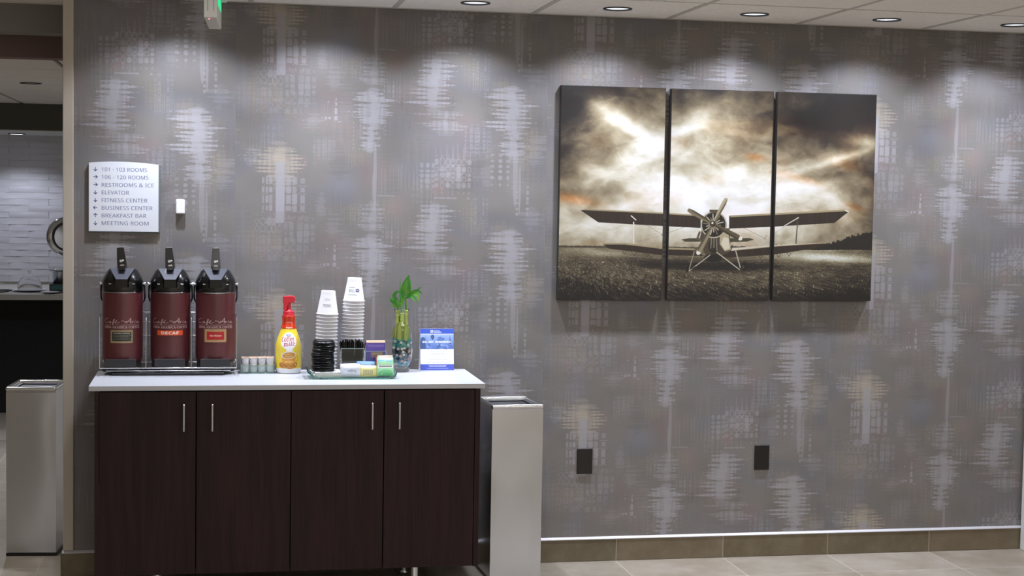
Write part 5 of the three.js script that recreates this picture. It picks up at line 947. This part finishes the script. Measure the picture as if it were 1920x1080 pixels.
// ---------------------------------------------------------------- rewards tent card
{
  const t = thing('tent_card', 'blue and white folded rewards card standing at the right end of the worktop', 'card', [0.9665, TOP, 0.066]);
  const W = 0.146, H = 0.178;
  const face = painted(900, 1100, (c, w, h) => {
    c.fillStyle = '#f1f3fb'; c.fillRect(0, 0, w, h);
    c.fillStyle = '#3b5cc8'; c.fillRect(0, 0, w, 132); c.fillStyle = '#fff'; c.fillRect(0, 132, w, 14);
    const g = c.createLinearGradient(0, 150, 0, 540); g.addColorStop(0, '#a3bbe6'); g.addColorStop(0.5, '#7897d2'); g.addColorStop(1, '#5674bd'); c.fillStyle = g; c.fillRect(0, 148, w, 390);
    // travel scenes in blue tint: people, tower, balloon, ruins
    c.fillStyle = '#40598f'; c.beginPath(); c.ellipse(70, 300, 62, 80, 0, 0, 7); c.fill(); c.fillRect(0, 340, 140, 198); c.beginPath(); c.ellipse(330, 215, 50, 58, 0, 0, 7); c.fill(); c.beginPath(); c.moveTo(295, 255); c.lineTo(330, 310); c.lineTo(365, 255); c.fill();
    c.fillStyle = '#5f7cc0'; c.beginPath(); c.moveTo(120, 330); c.lineTo(140, 180); c.lineTo(160, 330); c.fill(); c.beginPath(); c.moveTo(450, 300); c.lineTo(480, 220); c.lineTo(540, 205); c.lineTo(600, 240); c.lineTo(660, 235); c.lineTo(640, 320); c.lineTo(450, 330); c.fill();
    c.fillStyle = '#2c3f76'; c.beginPath(); c.moveTo(772, 400); c.quadraticCurveTo(794, 290, 800, 155); c.quadraticCurveTo(806, 290, 830, 400); c.fill();
    for (let i = 0; i < 26; i++) { c.fillStyle = i % 2 ? 'rgba(60,86,150,0.5)' : 'rgba(190,208,240,0.35)'; c.beginPath(); c.ellipse(150 + hash(i, 1, 2) * 740, 420 + hash(i, 2, 2) * 110, 12 + 26 * hash(i, 3, 2), 16 + 34 * hash(i, 4, 2), hash(i, 5, 2) * 3, 0, 7); c.fill(); }
    c.fillStyle = '#ffffff'; c.fillRect(0, 538, w, 6);
    c.textAlign = 'center'; c.font = 'bold 74px sans-serif'; c.save(); c.translate(448, 372); c.scale(790 / c.measureText('GO. GET. REWARDED.').width, 1); c.fillText('GO. GET. REWARDED.', 0, 0); c.restore();
    c.fillStyle = '#e6ecfb'; c.beginPath(); c.roundRect(274, 34, 76, 70, 10); c.fill(); c.fillStyle = '#2c48a8'; c.font = 'bold 38px sans-serif'; c.fillText('BW', 312, 82); c.fillStyle = '#fff'; c.textAlign = 'left'; c.font = 'bold 34px sans-serif'; c.fillText('Best Western', 368, 66, 160); c.font = 'bold 44px sans-serif'; c.fillText('REWARDS', 368, 106, 240);
    const grey = (y, x0, x1, hh) => { c.fillStyle = '#b9bdcb'; for (let x = x0; x < x1;) { const l = 10 + hash(x, y, 2) * 30; c.fillRect(x, y, Math.min(l, x1 - x), hh); x += l + 8; } };
    grey(594, 280, 640, 13); grey(664, 270, 670, 14); grey(700, 310, 640, 8); grey(724, 320, 640, 8); grey(804, 230, 720, 13); grey(878, 150, 790, 14);
    c.fillStyle = '#4a5dc4'; c.fillRect(0, 940, w, 160); c.fillStyle = '#dfe4fb'; const wl = (y, x0, x1, hh) => { for (let x = x0; x < x1;) { const l = 10 + hash(x, y, 4) * 26; c.fillRect(x, y, Math.min(l, x1 - x), hh); x += l + 7; } }; wl(968, 220, 700, 13); wl(996, 240, 690, 13); wl(1046, 180, 750, 9);
  });
  const lean = Math.atan2(0.026, H), Lf = Math.hypot(H, 0.026);
  const front = rbox(W, Lf, 0.0012, 0, Lf / 2, 0, 0.0004, 1), fp = front.attributes.position; for (let i = 0; i < fp.count; i++) front.attributes.uv.setXY(i, (fp.getX(i) + W / 2) / W, fp.getY(i) / Lf);
  const a = part('front_panel', front, std(0xffffff, 0.45, 0, { map: face }), t); a.position.set(0, 0, 0.027); a.rotation.x = -lean;
  const b = part('back_panel', rbox(W, Lf, 0.0012, 0, Lf / 2, 0, 0.0004, 1), M.paper, t, 'plain white back panel'); b.position.set(-0.001, 0, -0.027); b.rotation.x = lean;
  part('foot_panel', rbox(W - 0.002, 0.001, 0.05, 0, 0.0006, 0, 0.0004, 1), M.paper, t);
}

// ---------------------------------------------------------------- shadows, then hand over
scene.traverse((o) => { if (o.isMesh) { o.castShadow = true; o.receiveShadow = true; } if (o.isLight && !o.isRectAreaLight) { o.castShadow = true; o.shadow.bias = -0.0005; } });
renderer.render(scene, camera);
